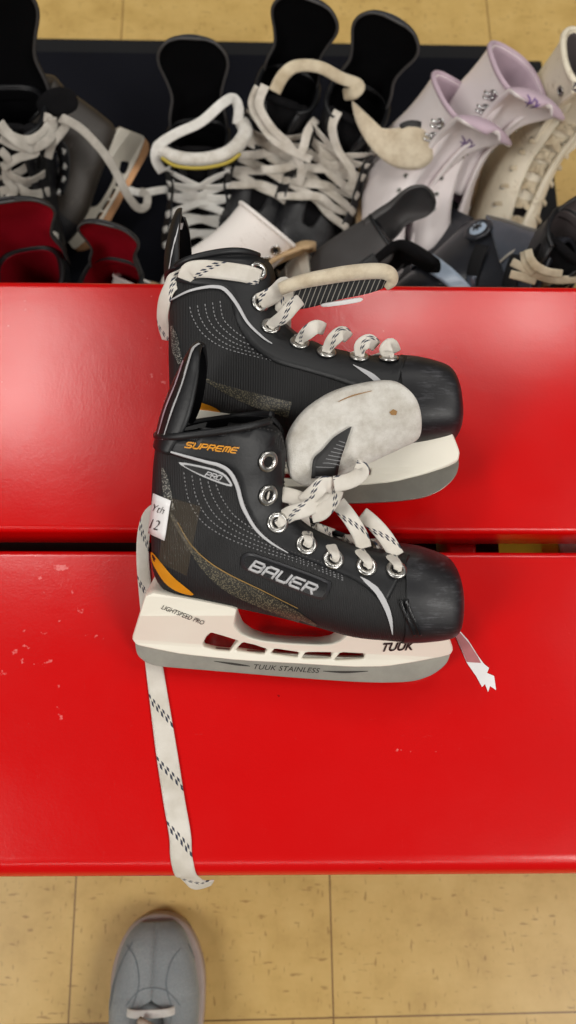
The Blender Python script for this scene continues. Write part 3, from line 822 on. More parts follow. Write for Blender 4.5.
def px_ribbon(Mi, pts, width, thick=0.0018, normal=None, steps=6, u0=0.0, ws=None):
    """pts: (px, py, z) or (px, py, z, normal)"""
    q = [P(*p[:3]) for p in pts]; up = [(CAM0 - a).normalized() if len(p) < 4 else V(p[3]).normalized() for a, p in zip(q, pts)]
    R_ = Mi.to_3x3(); return ribbon_geo([Mi @ a for a in q], width, thick, [(R_ @ n) for n in up], steps, ws=ws, u0=u0)
lc = cross_laces(EYES, 0.009, 0.0115, jitter=0.002, start=2)
Z = 0.531
for pts, u in (([(268, 494, .530), (281, 494, .540), (297, 498, .545), (312, 505, .544), (322, 498, .540)], .2), ([(278, 522, .530), (290, 514, .544), (303, 510, .549), (316, 503, .548), (326, 488, .545)], .31),
               ([(303, 503, .545), (315, 492, .552), (324, 484, .553), (333, 486, .548)], .1), ([(338, 503, .530), (350, 518, .531), (360, 535, .527), (364, 548, .524)], .4),
               ([(362, 514, .522), (374, 524, .524), (386, 538, .523), (397, 556, .521)], .22), ([(312, 515, .545), (322, 512, .548), (332, 500, .545), (336, 490, .543)], .13),
               ([(334, 484, .552), (346, 482, .554), (357, 477, .553), (362, 470, .551), (355, 466, .552)], .03)):
    lc.add(px_ribbon(MI, pts, 0.0105, u0=u))
lc.make('lace', M['lace'], R1)
YN = (0, -1, 0.35)
NC, NR = V((0, -0.0895 + 0.015, BENCH - 0.015)), 0.0160
tl_ = [(190, 520), (164, 508), (150, 513), (144, 532), (143, 562), (147, 605), (152, 650), (159, 700), (167, 755), (174, 800), (180, 835)]
pts = [P(x, y, .4518) for x, y in tl_]; nn = [V((0, 0, 1))] * len(pts); x0 = pts[-1].x
for a_, dx in ((95, .0010), (65, .0025), (35, .004), (8, .006)):
    pts.append(V((x0 + dx, NC.y + NR * math.cos(rad(180 - a_)), NC.z + NR * math.sin(rad(a_))))); nn.append(V((0, -math.cos(rad(a_)), math.sin(rad(a_)))))
for dx, y, z, n_ in ((.009, -.0945, .428, (0, -1, .5)), (.013, -.0975, .423, (.3, -1, .5)), (.021, -.0965, .420, (.5, -1, .3))): pts.append(V((x0 + dx, y, z))); nn.append(V(n_).normalized())
R_ = MI.to_3x3(); ws_ = [.6, .6, .6, .65, .65, .7, .8, .9] + [1] * (len(pts) - 8)
g = ribbon_geo([MI @ q for q in pts], .0152, .0016, [R_ @ n_ for n_ in nn], 6, ws=ws_, u0=.012)
mk('trailing_lace', g[0], g[1], M['lace'], R1, True, g[2])

# the skate behind it, inner side up
x2, y2, a2, ph2, rt2 = 0.012834, 0.170914, 0.013282, 0.127383, -0.073534
def MX(x, y, yaw, phi, z):
    a = V((math.cos(yaw), math.sin(yaw), 0)); u = V((-a.y, a.x, 0)); b = u * math.cos(phi) + V((0, 0, 1)) * math.sin(phi); c = a.cross(b)
    return Matrix(((a.x, b.x, c.x, x), (a.y, b.y, c.y, y), (a.z, b.z, c.z, z), (0, 0, 0, 1)))
S2 = 1.045
M2 = MX(x2, y2, a2, ph2, .488) @ Matrix.Rotation(rt2, 4, 'Y')
R2 = empty('ice_skate', M2, 'black hockey skate lying behind the front one on the bench, cream lace around its heel', 'ice skate', None)
A0 = EYES[1][0].x - 0.006
def heel_in(v):
    """the rear of this skate reads shorter: it sits turned a little on the bench"""
    v = V(v); 
    if v.x < A0: v.x = A0 + (v.x - A0) * 0.84
    if v.y > 0.150: v.y = 0.150 + (v.y - 0.150) * 0.72
    return v
_keep = (SHELL, HOLD_ME, BLADE_ME)
SHELL = ([heel_in(v) for v in SHELL[0]], SHELL[1], SHELL[2]); HOLD_ME = HOLD_ME.copy(); BLADE_ME = BLADE_ME.copy()
for me in (HOLD_ME, BLADE_ME):
    for v in me.vertices: v.co = heel_in(v.co)
hockey_core(R2, S2)
sh2 = shift(SHELL[:2], S2); sc2 = shift(toe_cap_geo(), S2)
SS = Surf(M2, [sh2, sc2]); me2 = HOLD_ME.copy()
SH = Surf(M2, [shift(me_geo(HOLD_ME), S2)])
HOLD_SH = SHELL
SHELL, HOLD_ME, BLADE_ME = _keep
def to2(px, py): x, y = L2(px, py); v = heel_in((x, y, 0.026)); return proj(M2 @ V((v.x * S2, v.y * S2, 0.026)))
decal('eyestay', strip2(SS, [to2(*p) for p in OUT], [to2(*p) for p in INN], 0.0005), M['leather'], R2, 0.0008)
decal('silver_piping', SS.strip([(172, 301), (188, 292.5), (203, 288.5), (215, 287.5), (225, 290.5), (236, 304), (247, 323), (262, 338), (272, 345)], [1, 2, 2.6, 3.2, 3.6, 3.2, 2.6, 2, 0.8], 0.0016), M['silver'], R2, 0.0006)
def arcs2():
    g = Geo()
    for i in range(5): g.add(SS.dashes([(190 + 7.5 * i, 307 - 1.5 * i), (193 + 7.5 * i, 318), (203 + 7 * i, 334 - 1.5 * i), (222 + 6 * i, 347 - 2 * i), (252 + 4 * i, 356 - 2.2 * i), (290, 364 - 2.2 * i), (325, 370 - 1.8 * i)], 1.0, 2.6, 1.5))
    return g.v, g.f
decal('stitched_arcs', arcs2(), M['grey_print'], R2)
decal('dotted_print', SS.strip([(172, 326), (175, 340), (177, 352), (181, 364)], [3, 7, 8, 5]), M['dots'], R2)
decal('mesh_swoosh', SS.strip([(196, 374), (212, 383), (232, 392), (258, 401), (290, 410)], [2, 4, 9, 14, 16]), M['golddots'], R2)
decal('heel_accent', SS.blob(ccrom([(188, 400), (200, 402), (216, 408), (222, 416), (205, 416), (192, 410)], 3), 0.0006), M['orange'], R2)
decal('white_swoosh', SS.strip([(353, 366), (362, 371), (372, 377), (382, 386), (388, 396)], [0.5, 3, 5, 5, 3], 0.0014), M['silver'], R2)
E2 = [(p * S2, n) for p, n in EYES]
eyelets(R2, E2, range(7)); eyelets(R2, mirror(E2), range(7))
decal('maker_lettering', SH.text('TUUK', 424, 430, 15, 4, -10, 0.45, 0.02, 1.0, 0.0006), M['ink'], R2)
def tr2(px, py, d, hw): q = Pplane(px, py, M2); return (q.x, q.y, d, hw)
g = guard_geo([tr2(168, 286, .014, .028), tr2(168, 266, .014, .029), tr2(171, 248, .012, .028), tr2(175, 231, .009, .023), tr2(178, 218, .006, .014), tr2(180, 213, .003, .006)])
o = mk('tendon_guard', g[0], g[1], [M['leather'], M['lining']], R2); solid(o, 0.003, 0.0, 1, 0)
SG = Surf(M2, [g]); decal('guard_piping', SG.strip([(171, 272), (174, 252), (178, 234), (181, 222)], [0.6, 1, 1, 0.6], 0.0022), M['silver'], o)
MI2 = M2.inverted()
lc = cross_laces(E2, 0.009, 0.0115, jitter=0.002, start=2)
for pts, u in (([(258, 303, .002), (268, 297, .006), (282, 296, .009), (295, 301, .010), (302, 310, .006), (298, 318, .003)], .2),
               ([(258, 270, .002), (245, 267, .004), (225, 264, .004), (205, 262, .004), (192, 264, .004), (187, 272, .002)], .29),
               ([(190, 270, .530), (181, 275, .530), (170, 287, .528), (164, 303, .520), (163, 322, .508), (168, 340, .496)], .05)):
    q = [SS.at(x, y + (9 if y < 276 and x < 259 else 0), o) for x, y, o in pts]; nn = [(MI2.to_3x3() @ (CAM0 - (M2 @ a))).normalized() for a in q]
    if u == .05: q = [MI2 @ P(x, y, o) for x, y, o in pts]
    lc.add(ribbon_geo(q, 0.0125, 0.002, nn, 6, u0=u))
for pts, u in (([(273, 328, 0), (283, 317, .543), (293, 306, .548), (300, 300, .542)], .13), ([(299, 345, 0), (307, 333, .543), (316, 327, .546), (324, 329, .536)], .41), ([(327, 352, 0), (333, 340, .543), (342, 333, .545), (348, 338, .535)], .27),
               ([(356, 357, 0), (361, 346, .541), (369, 341, .543), (376, 346, .534)], .36), ([(385, 360, 0), (386, 350, .540), (391, 345, .541), (395, 352, .532)], .08)):
    e_ = min(range(7), key=lambda i: (proj(M2 @ E2[i][0])[0] - pts[0][0]) ** 2 + (proj(M2 @ E2[i][0])[1] - pts[0][1]) ** 2)
    q = [E2[e_][0] - E2[e_][1] * .002, E2[e_][0] + E2[e_][1] * .003] + [MI2 @ P(*a) for a in pts[1:]]; nn = [(MI2.to_3x3() @ (CAM0 - (M2 @ a))).normalized() for a in q]
    lc.add(ribbon_geo(q, 0.0098, 0.002, nn, 6, u0=u, ws=[.6, .7, 1, 1, .9]))
lc.make('lace', M['lace'], R2)
# its tongue points to the right, seen along its edge
def flap_pts(l, z): return [MI2 @ P(x, y, z) for x, y in l]
TP = (P(272, 292, 0.522), P(390, 282, 0.532)); tx = (TP[1] - TP[0]).normalized(); tn = V((0.0, -0.75, 0.66)); tn = (tn - tx * tn.dot(tx)).normalized(); ty = tn.cross(tx)
T2M = Matrix(((tx.x, ty.x, tn.x, TP[0].x), (tx.y, ty.y, tn.y, TP[0].y), (tx.z, ty.z, tn.z, TP[0].z), (0, 0, 0, 1)))
def tl2(px, py): q = Pplane(px, py, T2M); return (q.x, q.y)
g = pillow_geo(ccrom([tl2(*p) for p in [(268, 296), (280, 288), (310, 279), (350, 273), (380, 271), (391, 275), (390, 284), (372, 292), (340, 299), (305, 308), (275, 310)]], 4), 0.006, 0.6, 1.0, lambda x, y, z: MI2 @ (T2M @ V((x, y, z))))
o = mk('tongue', g[0], g[1], M['pinstripe'], R2)
g = tube_geo([MI2 @ P(*p) for p in [(280, 289, .534), (300, 282, .539), (325, 277, .542), (350, 273, .543), (375, 271, .542), (388, 273, .541), (392, 281, .538), (386, 288, .534)]], lambda t: 0.0058 * (0.8 + 0.2 * math.sin(3.1 * t)) * (1 - 0.55 * max(0, t - 0.8) / 0.2), 6, 12)
mk('felt_edge', g[0], g[1], M['cream_felt'], o)
g = pillow_geo(ccrom([tl2(*p) for p in [(322, 302), (340, 299), (360, 296), (361, 299.5), (342, 303), (323, 305)]], 3), 0.002, 0.6, 1.0, lambda x, y, z: MI2 @ (T2M @ V((x, y, z + 0.004))))
mk('tongue_label', g[0], g[1], M['paper'], o)

# torn strip of tape stuck to the front plank
def onbench(l, z=BENCH + 0.0006): return [P(x, y, z) for x, y in l]
ol = [(454, 633), (459, 630), (468, 640), (478, 656), (484, 664), (489, 668), (487, 673), (494, 676), (496, 690), (490, 686), (488, 692), (485, 684), (482, 687), (476, 676), (467, 663)]
q = onbench(ol); o = mk('tape_scrap', [v - q[0] for v in q] , [tuple(reversed(range(len(q))))], M['paper'], None, False); o.location = q[0]; solid(o, 0.0005, 0)
tag(o, 'torn scrap of white tape stuck on the red plank by the toe', 'tape')
q2 = onbench([(455, 634), (459, 631.5), (469, 643), (478, 657), (481, 663), (467, 662)], BENCH + 0.0012)
mk('grimy_end', [v - q[0] for v in q2], [tuple(reversed(range(6)))], plain('grimy_tape', srgb(176, 108, 110), 0.6, var=0.2, nscale=200), o, False)
# ------------------------------------------------------------------ mats on the floor behind the bench
def mat_slab(name, x0, y0, x1, y1, z0, label):
    r = empty(name, Matrix.Translation(((x0 + x1) / 2, (y0 + y1) / 2, z0)), label, 'mat'); w, d = (x1 - x0) / 2, (y1 - y0) / 2
    o = Geo().add(box_geo((-w, -d, 0), (w, d, 0.005))).make('rubber_border', M['rubber'], r, False, False); bev(o, 0.002)
    o = Geo().add(box_geo((-w + 0.03, -d + 0.03, 0.003), (w - 0.03, d - 0.03, 0.0085))).make('carpet_pile', M['carpet'], r, False, False); bev(o, 0.002)
    return r
ml = P(498, 48, 0.005); mr = P(541, 62, 0.002)
mat_slab('floor_mat', -0.95, 0.33, ml.x, ml.y, 0.0055, 'long charcoal carpet mat with black rubber border under the heap of skates')
mat_slab('floor_mat', 0.10, 0.36, mr.x, mr.y, 0.0, 'dark rubber mat corner peeking out beside the white skates')

# ------------------------------------------------------------------ heap of skates
def frame(o, a, b):
    a = a.normalized(); b = (b - a * b.dot(a)).normalized(); c = a.cross(b)
    return Matrix(((a.x, b.x, c.x, o.x), (a.y, b.y, c.y, o.y), (a.z, b.z, c.z, o.z), (0, 0, 0, 1)))
def pose(px, py, z, A, B, anchor=(0, 0, 0)):
    """A, B: toe and cuff directions as (right, up in the view, towards the viewer); anchor: own point that sits at that place"""
    p = P(px, py, z); w = (CAM0 - p).normalized(); r = V((1, 0, 0)); u = w.cross(r).normalized(); r = u.cross(w)
    f = lambda q: r * q[0] + u * q[1] + w * q[2]
    m = frame(V((0, 0, 0)), f(A), f(B)); o = p - m.to_3x3() @ V(anchor); m.translation = o; return m
def stand(px, py, z, head, pitch=0, roll=0, anchor=(0, 0, 0)):
    """standing skate: heading of the toe in degrees (-90 = towards the bench), pitch = nose down, roll = lean"""
    m = Matrix.Rotation(rad(head), 4, 'Z') @ Matrix(((1, 0, 0, 0), (0, 0, -1, 0), (0, 1, 0, 0), (0, 0, 0, 1))) @ Matrix.Rotation(rad(-pitch), 4, 'Z') @ Matrix.Rotation(rad(roll), 4, 'X')
    o = P(px, py, z) - m.to_3x3() @ V(anchor); m.translation = o; return m

CB = V((SECL[-1][0], SECL[-1][1], 0)); CF = V((SECL[-1][2], SECL[-1][3], 0))       # back and front of the collar
CC = (CB + CF) / 2
def guard_rows(k, wide=1.0, tall=1.0, lean=0.0):
    a, b = CB.x * k, CB.y * k
    R_ = [(0, -.012, .022, .031), (-.003, .012, .022, .030), (-.005, .032, .019, .0255), (-.004, .050, .016, .029), (0, .068, .012, .0345), (.003, .080, .009, .032), (.006, .089, .005, .022), (.008, .092, .003, .010)]
    return [(a + x * k + lean * max(0, y) * k, b + y * k * tall, d * k, h * k * wide) for x, y, d, h in R_]
def throat_line(k, up, lean=(0, 0)):
    """centre of the tongue from the lower throat to past the collar"""
    S = SECL; pts = []
    for i in (4, 6, 8, 10, 12, 14, 16):
        d = V((S[i][0] - S[i][2], S[i][1] - S[i][3])).normalized() * (0.007 if i < 7 else 0.019); pts.append(((S[i][2] + d.x) * k, (S[i][3] + d.y) * k, 0))
    a, b, _ = pts.pop(); b -= 0.004
    for t in (0.35, 0.7, 1.0): pts.append((a + (0.2 * t + lean[0] * t * t) * up, b + t * up * (1 - 0.35 * abs(lean[1]) * t), lean[1] * up * t * t))
    return pts
def tongue_geo(line, widths, thick, bow=0.35):
    C = crom([tuple(p) + (w,) for p, w in zip(line, widths)], 4); N = len(C); n = 13; vs = []; fs = []
    for i, q in enumerate(C):
        t = (V(C[min(i + 1, N - 1)][:3]) - V(C[max(i - 1, 0)][:3])).normalized(); cc = V((0, 0, 1)); cc = (cc - t * cc.dot(t)).normalized(); nn = t.cross(cc); w = q[3]
        end = math.sqrt(max(0.0, 1 - max(0, (i / (N - 1) - 0.86) / 0.14) ** 2)) if i / (N - 1) > 0.86 else 1
        for k in range(n):
            x = (k / (n - 1) - 0.5) * 2; vs.append(V(q[:3]) + cc * (x * w * max(end, 0.25)) - nn * (-bow * w * x * x + 0.004))
    for i in range(N - 1):
        for k in range(n - 1): a = i * n + k; fs.append((a, a + 1, a + n + 1, a + n))
    return vs, fs
GRP = 'skates heaped on the mat behind the bench'
def hockey(label, m, k=1.1, shell='worn', toe='toe', inner='lining', guard_in='lining', tongue='felt', tongue_up=0.03, tongue_lean=(0.6, 0), lace='plain_lace', lw=0.009, jit=0.003,
           wide=1.0, tall=1.0, lean=0.0, laces=True, dbl=True, eye=True, twide=1.0, hmat='white_plastic', bmat='blade', tthick=0.012, lift=0.007):
    r = empty('ice_skate', m, label, 'ice skate', GRP)
    if twide > 1: r.scale = (1, 1, 1.15)
    hockey_core(r, k, M[shell], M[toe], M[inner], True, M[hmat], M[bmat])
    g = guard_geo(guard_rows(k, wide, tall, lean)); o = mk('tendon_guard', g[0], g[1], [M[shell], M[guard_in]], r); solid(o, 0.0035 * k, 0.0, 1, 0)
    n = len(g[0]) // 22; ed = [g[0][i * 22] for i in range(n)] + [g[0][i * 22 + 21] for i in reversed(range(n))]
    Geo().add(tube_geo(ed[::2], 0.0016 * k, 2, 6)).make('edge_binding', M['grey_leather'], o, True, False)
    if tongue:
        ln = throat_line(k, tongue_up * k * 1.6, tongue_lean)
        g = tongue_geo(ln, [.012 * k, .014 * k, .016 * k, .02 * k, .022 * k, .026 * k, .028 * k, .030 * k, .026 * k], tthick)
        o = mk('tongue', g[0], g[1], [M[tongue], M[tongue]], r); solid(o, tthick, 0.0); subdiv(o, 1)
    E = [(V((p.x, p.y, p.z * twide)) * k + n_ * (0.004 * (twide - 1)), n_) for p, n_ in EYES[:6]]
    if eye:
        for side in (E, mirror(E)):
            gg = Geo()
            for p, n_ in side: gg.add(torus_geo(p + n_ * 0.0012, n_, 0.0046 * k, 0.0017 * k, 12, 6))
        # a metal-edged facing along each side of the throat
        for sg in (1, -1):
            F = [V((p.x, p.y, p.z * sg)) for p, _ in E]; NN = [V((n_.x, n_.y, n_.z * sg)) for _, n_ in E]
            g = ribbon_geo([f + n_ * 0.0007 for f, n_ in zip(F, NN)], 0.017 * k, 0.002, NN, 4); mk('eyestay', g[0], g[1], M['leather'], r)
    if laces:
        lc = cross_laces(E, lift * k, lw * k, jitter=jit, start=1, double=dbl, simple=True); lc.make('lace', M[lace], r)
    return r
def loose(r, pts, width, mat='plain_lace', name='lace', thick=0.002):
    """a loose stretch of lace; pts = (px, py, z)"""
    g = px_ribbon(r.matrix_world.inverted(), pts, width, thick, steps=6); return mk(name, g[0], g[1], M[mat], r, True, g[2])

# black skate with a white felt tongue, upright beside the bench post
rd = hockey('upright black hockey skate with neat bright white laces and yellow piping on the mat', stand(198, 138, 0.17, -91, -4, 0, CC * 1.02), 1.02, tongue='black_felt', tongue_up=0.0, tongue_lean=(0.3, 0), lace='white_lace', lw=.0105, lift=.014, jit=.0012, wide=1.05, tall=1.4, twide=1.35)
loose(rd, [(167, 172, .17), (161, 160, .19), (163, 146, .205), (178, 134, .215), (200, 122, .22), (218, 104, .225), (228, 98, .222), (233, 108, .21), (232, 124, .195)], 0.0115, 'white_lace')
loose(rd, [(190, 190, .10), (168, 190, .11), (150, 193, .105), (138, 190, .09)], 0.010, 'white_lace')
MI_ = rd.matrix_world.inverted()
g = tube_geo([MI_ @ P(*p) for p in [(166, 158, .203), (178, 166, .205), (200, 168, .208), (222, 163, .205), (234, 154, .202)]], 0.0022, 5); mk('yellow_piping', g[0], g[1], M['yellow_edge'], rd)
g = tube_geo([MI_ @ P(*p) for p in [(164, 146, .190), (170, 154, .197), (186, 159, .201), (204, 159, .203), (221, 154, .201), (232, 145, .198), (239, 132, .195), (236, 122, .19)]], 0.0085, 5, 12); mk('felt_collar', g[0], g[1], M['felt'], rd)

re_ = hockey('black hockey skate with tangled off-white laces, its tall guard crossing the mat edge highest', stand(289, 84, 0.215, -104, 2, -9, CC * 1.06), 1.02, tongue='black_felt', tongue_up=0.0, tongue_lean=(0.3, 0), lace='plain_lace', lw=.0110, lift=.014, jit=.003, tall=1.3, wide=1.0, twide=1.4)
loose(re_, [(276, 92, .235), (284, 76, .25), (296, 66, .255), (316, 66, .255), (335, 76, .25), (350, 82, .245), (346, 90, .24), (338, 92, .23)], 0.014, 'cream_lace', thick=.006)
loose(re_, [(262, 88, .235), (256, 105, .22), (262, 122, .21), (274, 140, .20), (292, 152, .19), (306, 158, .18)], 0.010, 'plain_lace')
loose(re_, [(268, 86, .24), (262, 106, .225), (272, 128, .21), (288, 146, .195), (297, 168, .17), (293, 184, .15)], 0.010, 'plain_lace')
loose(re_, [(312, 118, .20), (304, 130, .2), (298, 150, .19), (286, 166, .17), (262, 170, .16)], 0.010, 'plain_lace')
rf = hockey('black hockey skate with a cream felt tongue flopped over to its right, leaning right', stand(358, 104, 0.215, -110, 2, -12, CC * 1.06), 1.04, tongue='black_felt', tongue_up=0.0, tongue_lean=(0.3, 0), lace='plain_lace', lw=.0110, lift=.014, jit=.003, tall=1.3, wide=1.0, twide=1.4)
def felt_flap(r, name, outline, z0, z1, thick, mat, tilt=(0, 0, 0)):
    """soft slab seen broadside: outline in px, depth running from z0 (first point) to z1"""
    p0 = P(*outline[0], z0); k = max(range(len(outline)), key=lambda i: (outline[i][0] - outline[0][0]) ** 2 + (outline[i][1] - outline[0][1]) ** 2); p1 = P(*outline[k], z1)
    tx = (p1 - p0).normalized(); tn = (CAM0 - p0).normalized() + V(tilt); tn = (tn - tx * tn.dot(tx)).normalized(); ty = tn.cross(tx)
    T = Matrix(((tx.x, ty.x, tn.x, p0.x), (tx.y, ty.y, tn.y, p0.y), (tx.z, ty.z, tn.z, p0.z), (0, 0, 0, 1))); Mi = r.matrix_world.inverted()
    q = [Pplane(x, y, T) for x, y in outline]
    g = pillow_geo(ccrom([(a.x, a.y) for a in q], 4), thick, 0.5, 1.0, lambda x, y, z: Mi @ (T @ V((x, y, z + 0.002 * math.sin(x * 80 + 40 * y)))))
    return mk(name, g[0], g[1], M[mat], r)
felt_flap(rf, 'tongue', [(353, 102), (359, 108), (368, 122), (382, 127), (402, 124), (416, 126), (423, 138), (422, 155), (410, 165), (392, 165), (378, 158), (366, 144), (356, 122)], .225, .22, .018, 'cream_felt')
felt_flap(rf, 'tongue_tag', [(394, 122), (404, 117), (415, 119), (414, 127), (400, 129)], .235, .235, .004, 'ink')
loose(rf, [(340, 112, .225), (334, 128, .215), (338, 150, .19), (350, 172, .17), (346, 190, .15)], 0.010, 'plain_lace')

ra = hockey('black hockey skate with huge dark tendon guard and tangled grey laces at the left edge', stand(8, 112, 0.225, -84, -2, -4, CC * 1.3), 1.3, tongue='black_felt', tongue_up=0.0, tongue_lean=(0.3, 0.0), lace='grey_lace', lw=.010, lift=.014, jit=.004, wide=1.3, tall=1.35)
felt_flap(ra, 'tongue_end', [(36, 104), (44, 92), (58, 87), (72, 90), (78, 100), (76, 110), (62, 116), (44, 116)], .22, .215, .016, 'black_felt')
for l in ([(0, 122, .215), (12, 136, .205), (30, 140, .2), (44, 132, .2), (50, 120, .205), (44, 117, .21)], [(0, 138, .2), (16, 146, .19), (34, 148, .19), (48, 140, .2), (54, 128, .2), (52, 118, .21)],
          [(0, 150, .19), (8, 160, .18), (6, 178, .15), (14, 190, .14), (8, 200, .13)], [(60, 118, .215), (66, 124, .21), (60, 134, .2), (52, 144, .19), (48, 158, .17)],
          [(62, 118, .217), (80, 128, .205), (98, 146, .19), (110, 162, .175), (120, 180, .155), (128, 196, .14), (138, 208, .12), (146, 206, .115), (147, 196, .115), (140, 191, .115)],
          [(0, 128, .21), (20, 144, .2), (36, 152, .185), (18, 158, .18), (2, 168, .17)]):
    loose(ra, [(x, y, z + .035) for x, y, z in l], 0.0105, 'grey_lace')

rb = hockey('small dark brown hockey skate lying on its side, grubby white blade holder to its right', pose(114, 194, 0.085, (-0.56, -0.82, 0.0), (-0.82, 0.56, 0.12), (0.0, 0.012, 0)), 0.80, tall=.4, shell='brown_leather', tongue=None, lace='white_lace', lw=.011, jit=.002, hmat='old_plastic', bmat='rusty_blade', wide=.8)
rc1 = hockey('black skate with red lining pressed against the bench at the far left corner', stand(30, 276, 0.225, -78, 0, 0, CC * 1.1), 1.1, inner='red_lining', guard_in='red_lining', tongue='black_felt', tongue_up=0.02, tongue_lean=(1.2, 0.2), laces=False, wide=1.3, tall=1.0)
rc2 = hockey('black skate with red lining against the bench, right one of the red lined two', stand(110, 284, 0.215, -104, 0, 0, CC * 1.0), 1.0, inner='red_lining', guard_in='red_lining', tongue='black_felt', tongue_up=0.02, tongue_lean=(1.2, -0.2), laces=False, wide=1.0, tall=0.9)
rh = hockey('dark grey skate lying on its back against the bench with its grey lined guard up', pose(388, 240, 0.22, (0.30, -0.70, 0.55), (0.80, 0.52, 0.15), CC * .85), .85, shell='grey_leather', inner='grey_lining', guard_in='grey_leather', tongue='black_felt', tongue_up=0.03, tongue_lean=(1.0, 0), laces=False, tall=0.95)
rl = hockey('black skate with cream laces at the bench edge by the right side', pose(574, 240, 0.285, (-0.30, -0.62, 0.72), (0.62, 0.62, 0.45), CC*1.05), 1.05, guard_in='grey_lining', inner='grey_lining', tall=1.1, tongue='black_felt', tongue_up=0.0, tongue_lean=(.3, 0), lace='cream_lace', lw=.010, jit=.006)
for l in ([(512, 262, .235), (520, 266, .24), (530, 272, .24), (546, 278, .235), (560, 280, .23), (578, 279, .225)], [(528, 250, .245), (530, 258, .25), (536, 266, .25), (548, 272, .245), (562, 274, .24)], [(510, 274, .235), (522, 277, .236), (536, 281, .234)],
          [(524, 252, .24), (526, 262, .245), (534, 274, .24)]):
    loose(rl, [(x, y, z + .055) for x, y, z in l], 0.009, 'cream_lace')

# white figure skates
SF = [(.128, .058, .130, .085, .017, 0), (.118, .048, .120, .098, .031, 0), (.09, .045, .09, .108, .038, 0), (.06, .045, .062, .118, .040, .006), (.03, .047, .04, .132, .039, .010), (0, .052, .02, .148, .036, .012),
      (-.03, .058, .005, .168, .034, .013), (-.07, .064, 0, .185, .033, .013), (-.105, .070, -.003, .205, .033, .014), (-.118, .100, -.005, .222, .034, .015), (-.116, .140, -.005, .236, .035, .017), (-.109, .180, -.003, .248, .037, .020),
      (-.107, .215, .000, .258, .040, .024), (-.110, .248, .004, .266, .043, .028)]
FIG = loft(SF, 4, 46, eL=0.72); FIG = (FIG[0], outward(FIG[0], FIG[1]), FIG[2])
FT = BVHTree.FromPolygons([V(v) for v in FIG[0]], FIG[1])
def fside(a, b):
    h = FT.ray_cast(V((a, b, 0.2)), V((0, 0, -1))); 
    if h[0] is None: h = FT.find_nearest(V((a, b, 0.03)))
    n_ = h[1]; return h[0], (n_ if n_.z > 0 else -n_)
FEY = [fside(*p) for p in [(-.012, .178), (-.008, .162), (.004, .146), (.020, .131), (.038, .120), (.056, .111)]]
FHK = [fside(*p) for p in [(-.022, .240), (-.020, .220), (-.018, .200)]]
FSOLE = [[(.125, .050), (.10, .0445), (.06, .044), (.03, .046), (0, .051), (-.03, .058), (-.04, .060), (-.046, .036), (-.122, .036), (-.118, .072), (-.07, .064), (-.03, .061), (0, .055), (.03, .050), (.09, .049), (.125, .056)]]
FBLD = [[(.150, .012), (.152, .020), (.142, .026), (.136, .030), (.12, .043), (.06, .043), (.05, .02), (-.05, .016), (-.06, .034), (-.12, .034), (-.13, .02), (-.155, .008), (-.14, .002), (-.05, 0), (.06, .001), (.13, .006), (.138, .004), (.141, .009), (.146, .007)]]
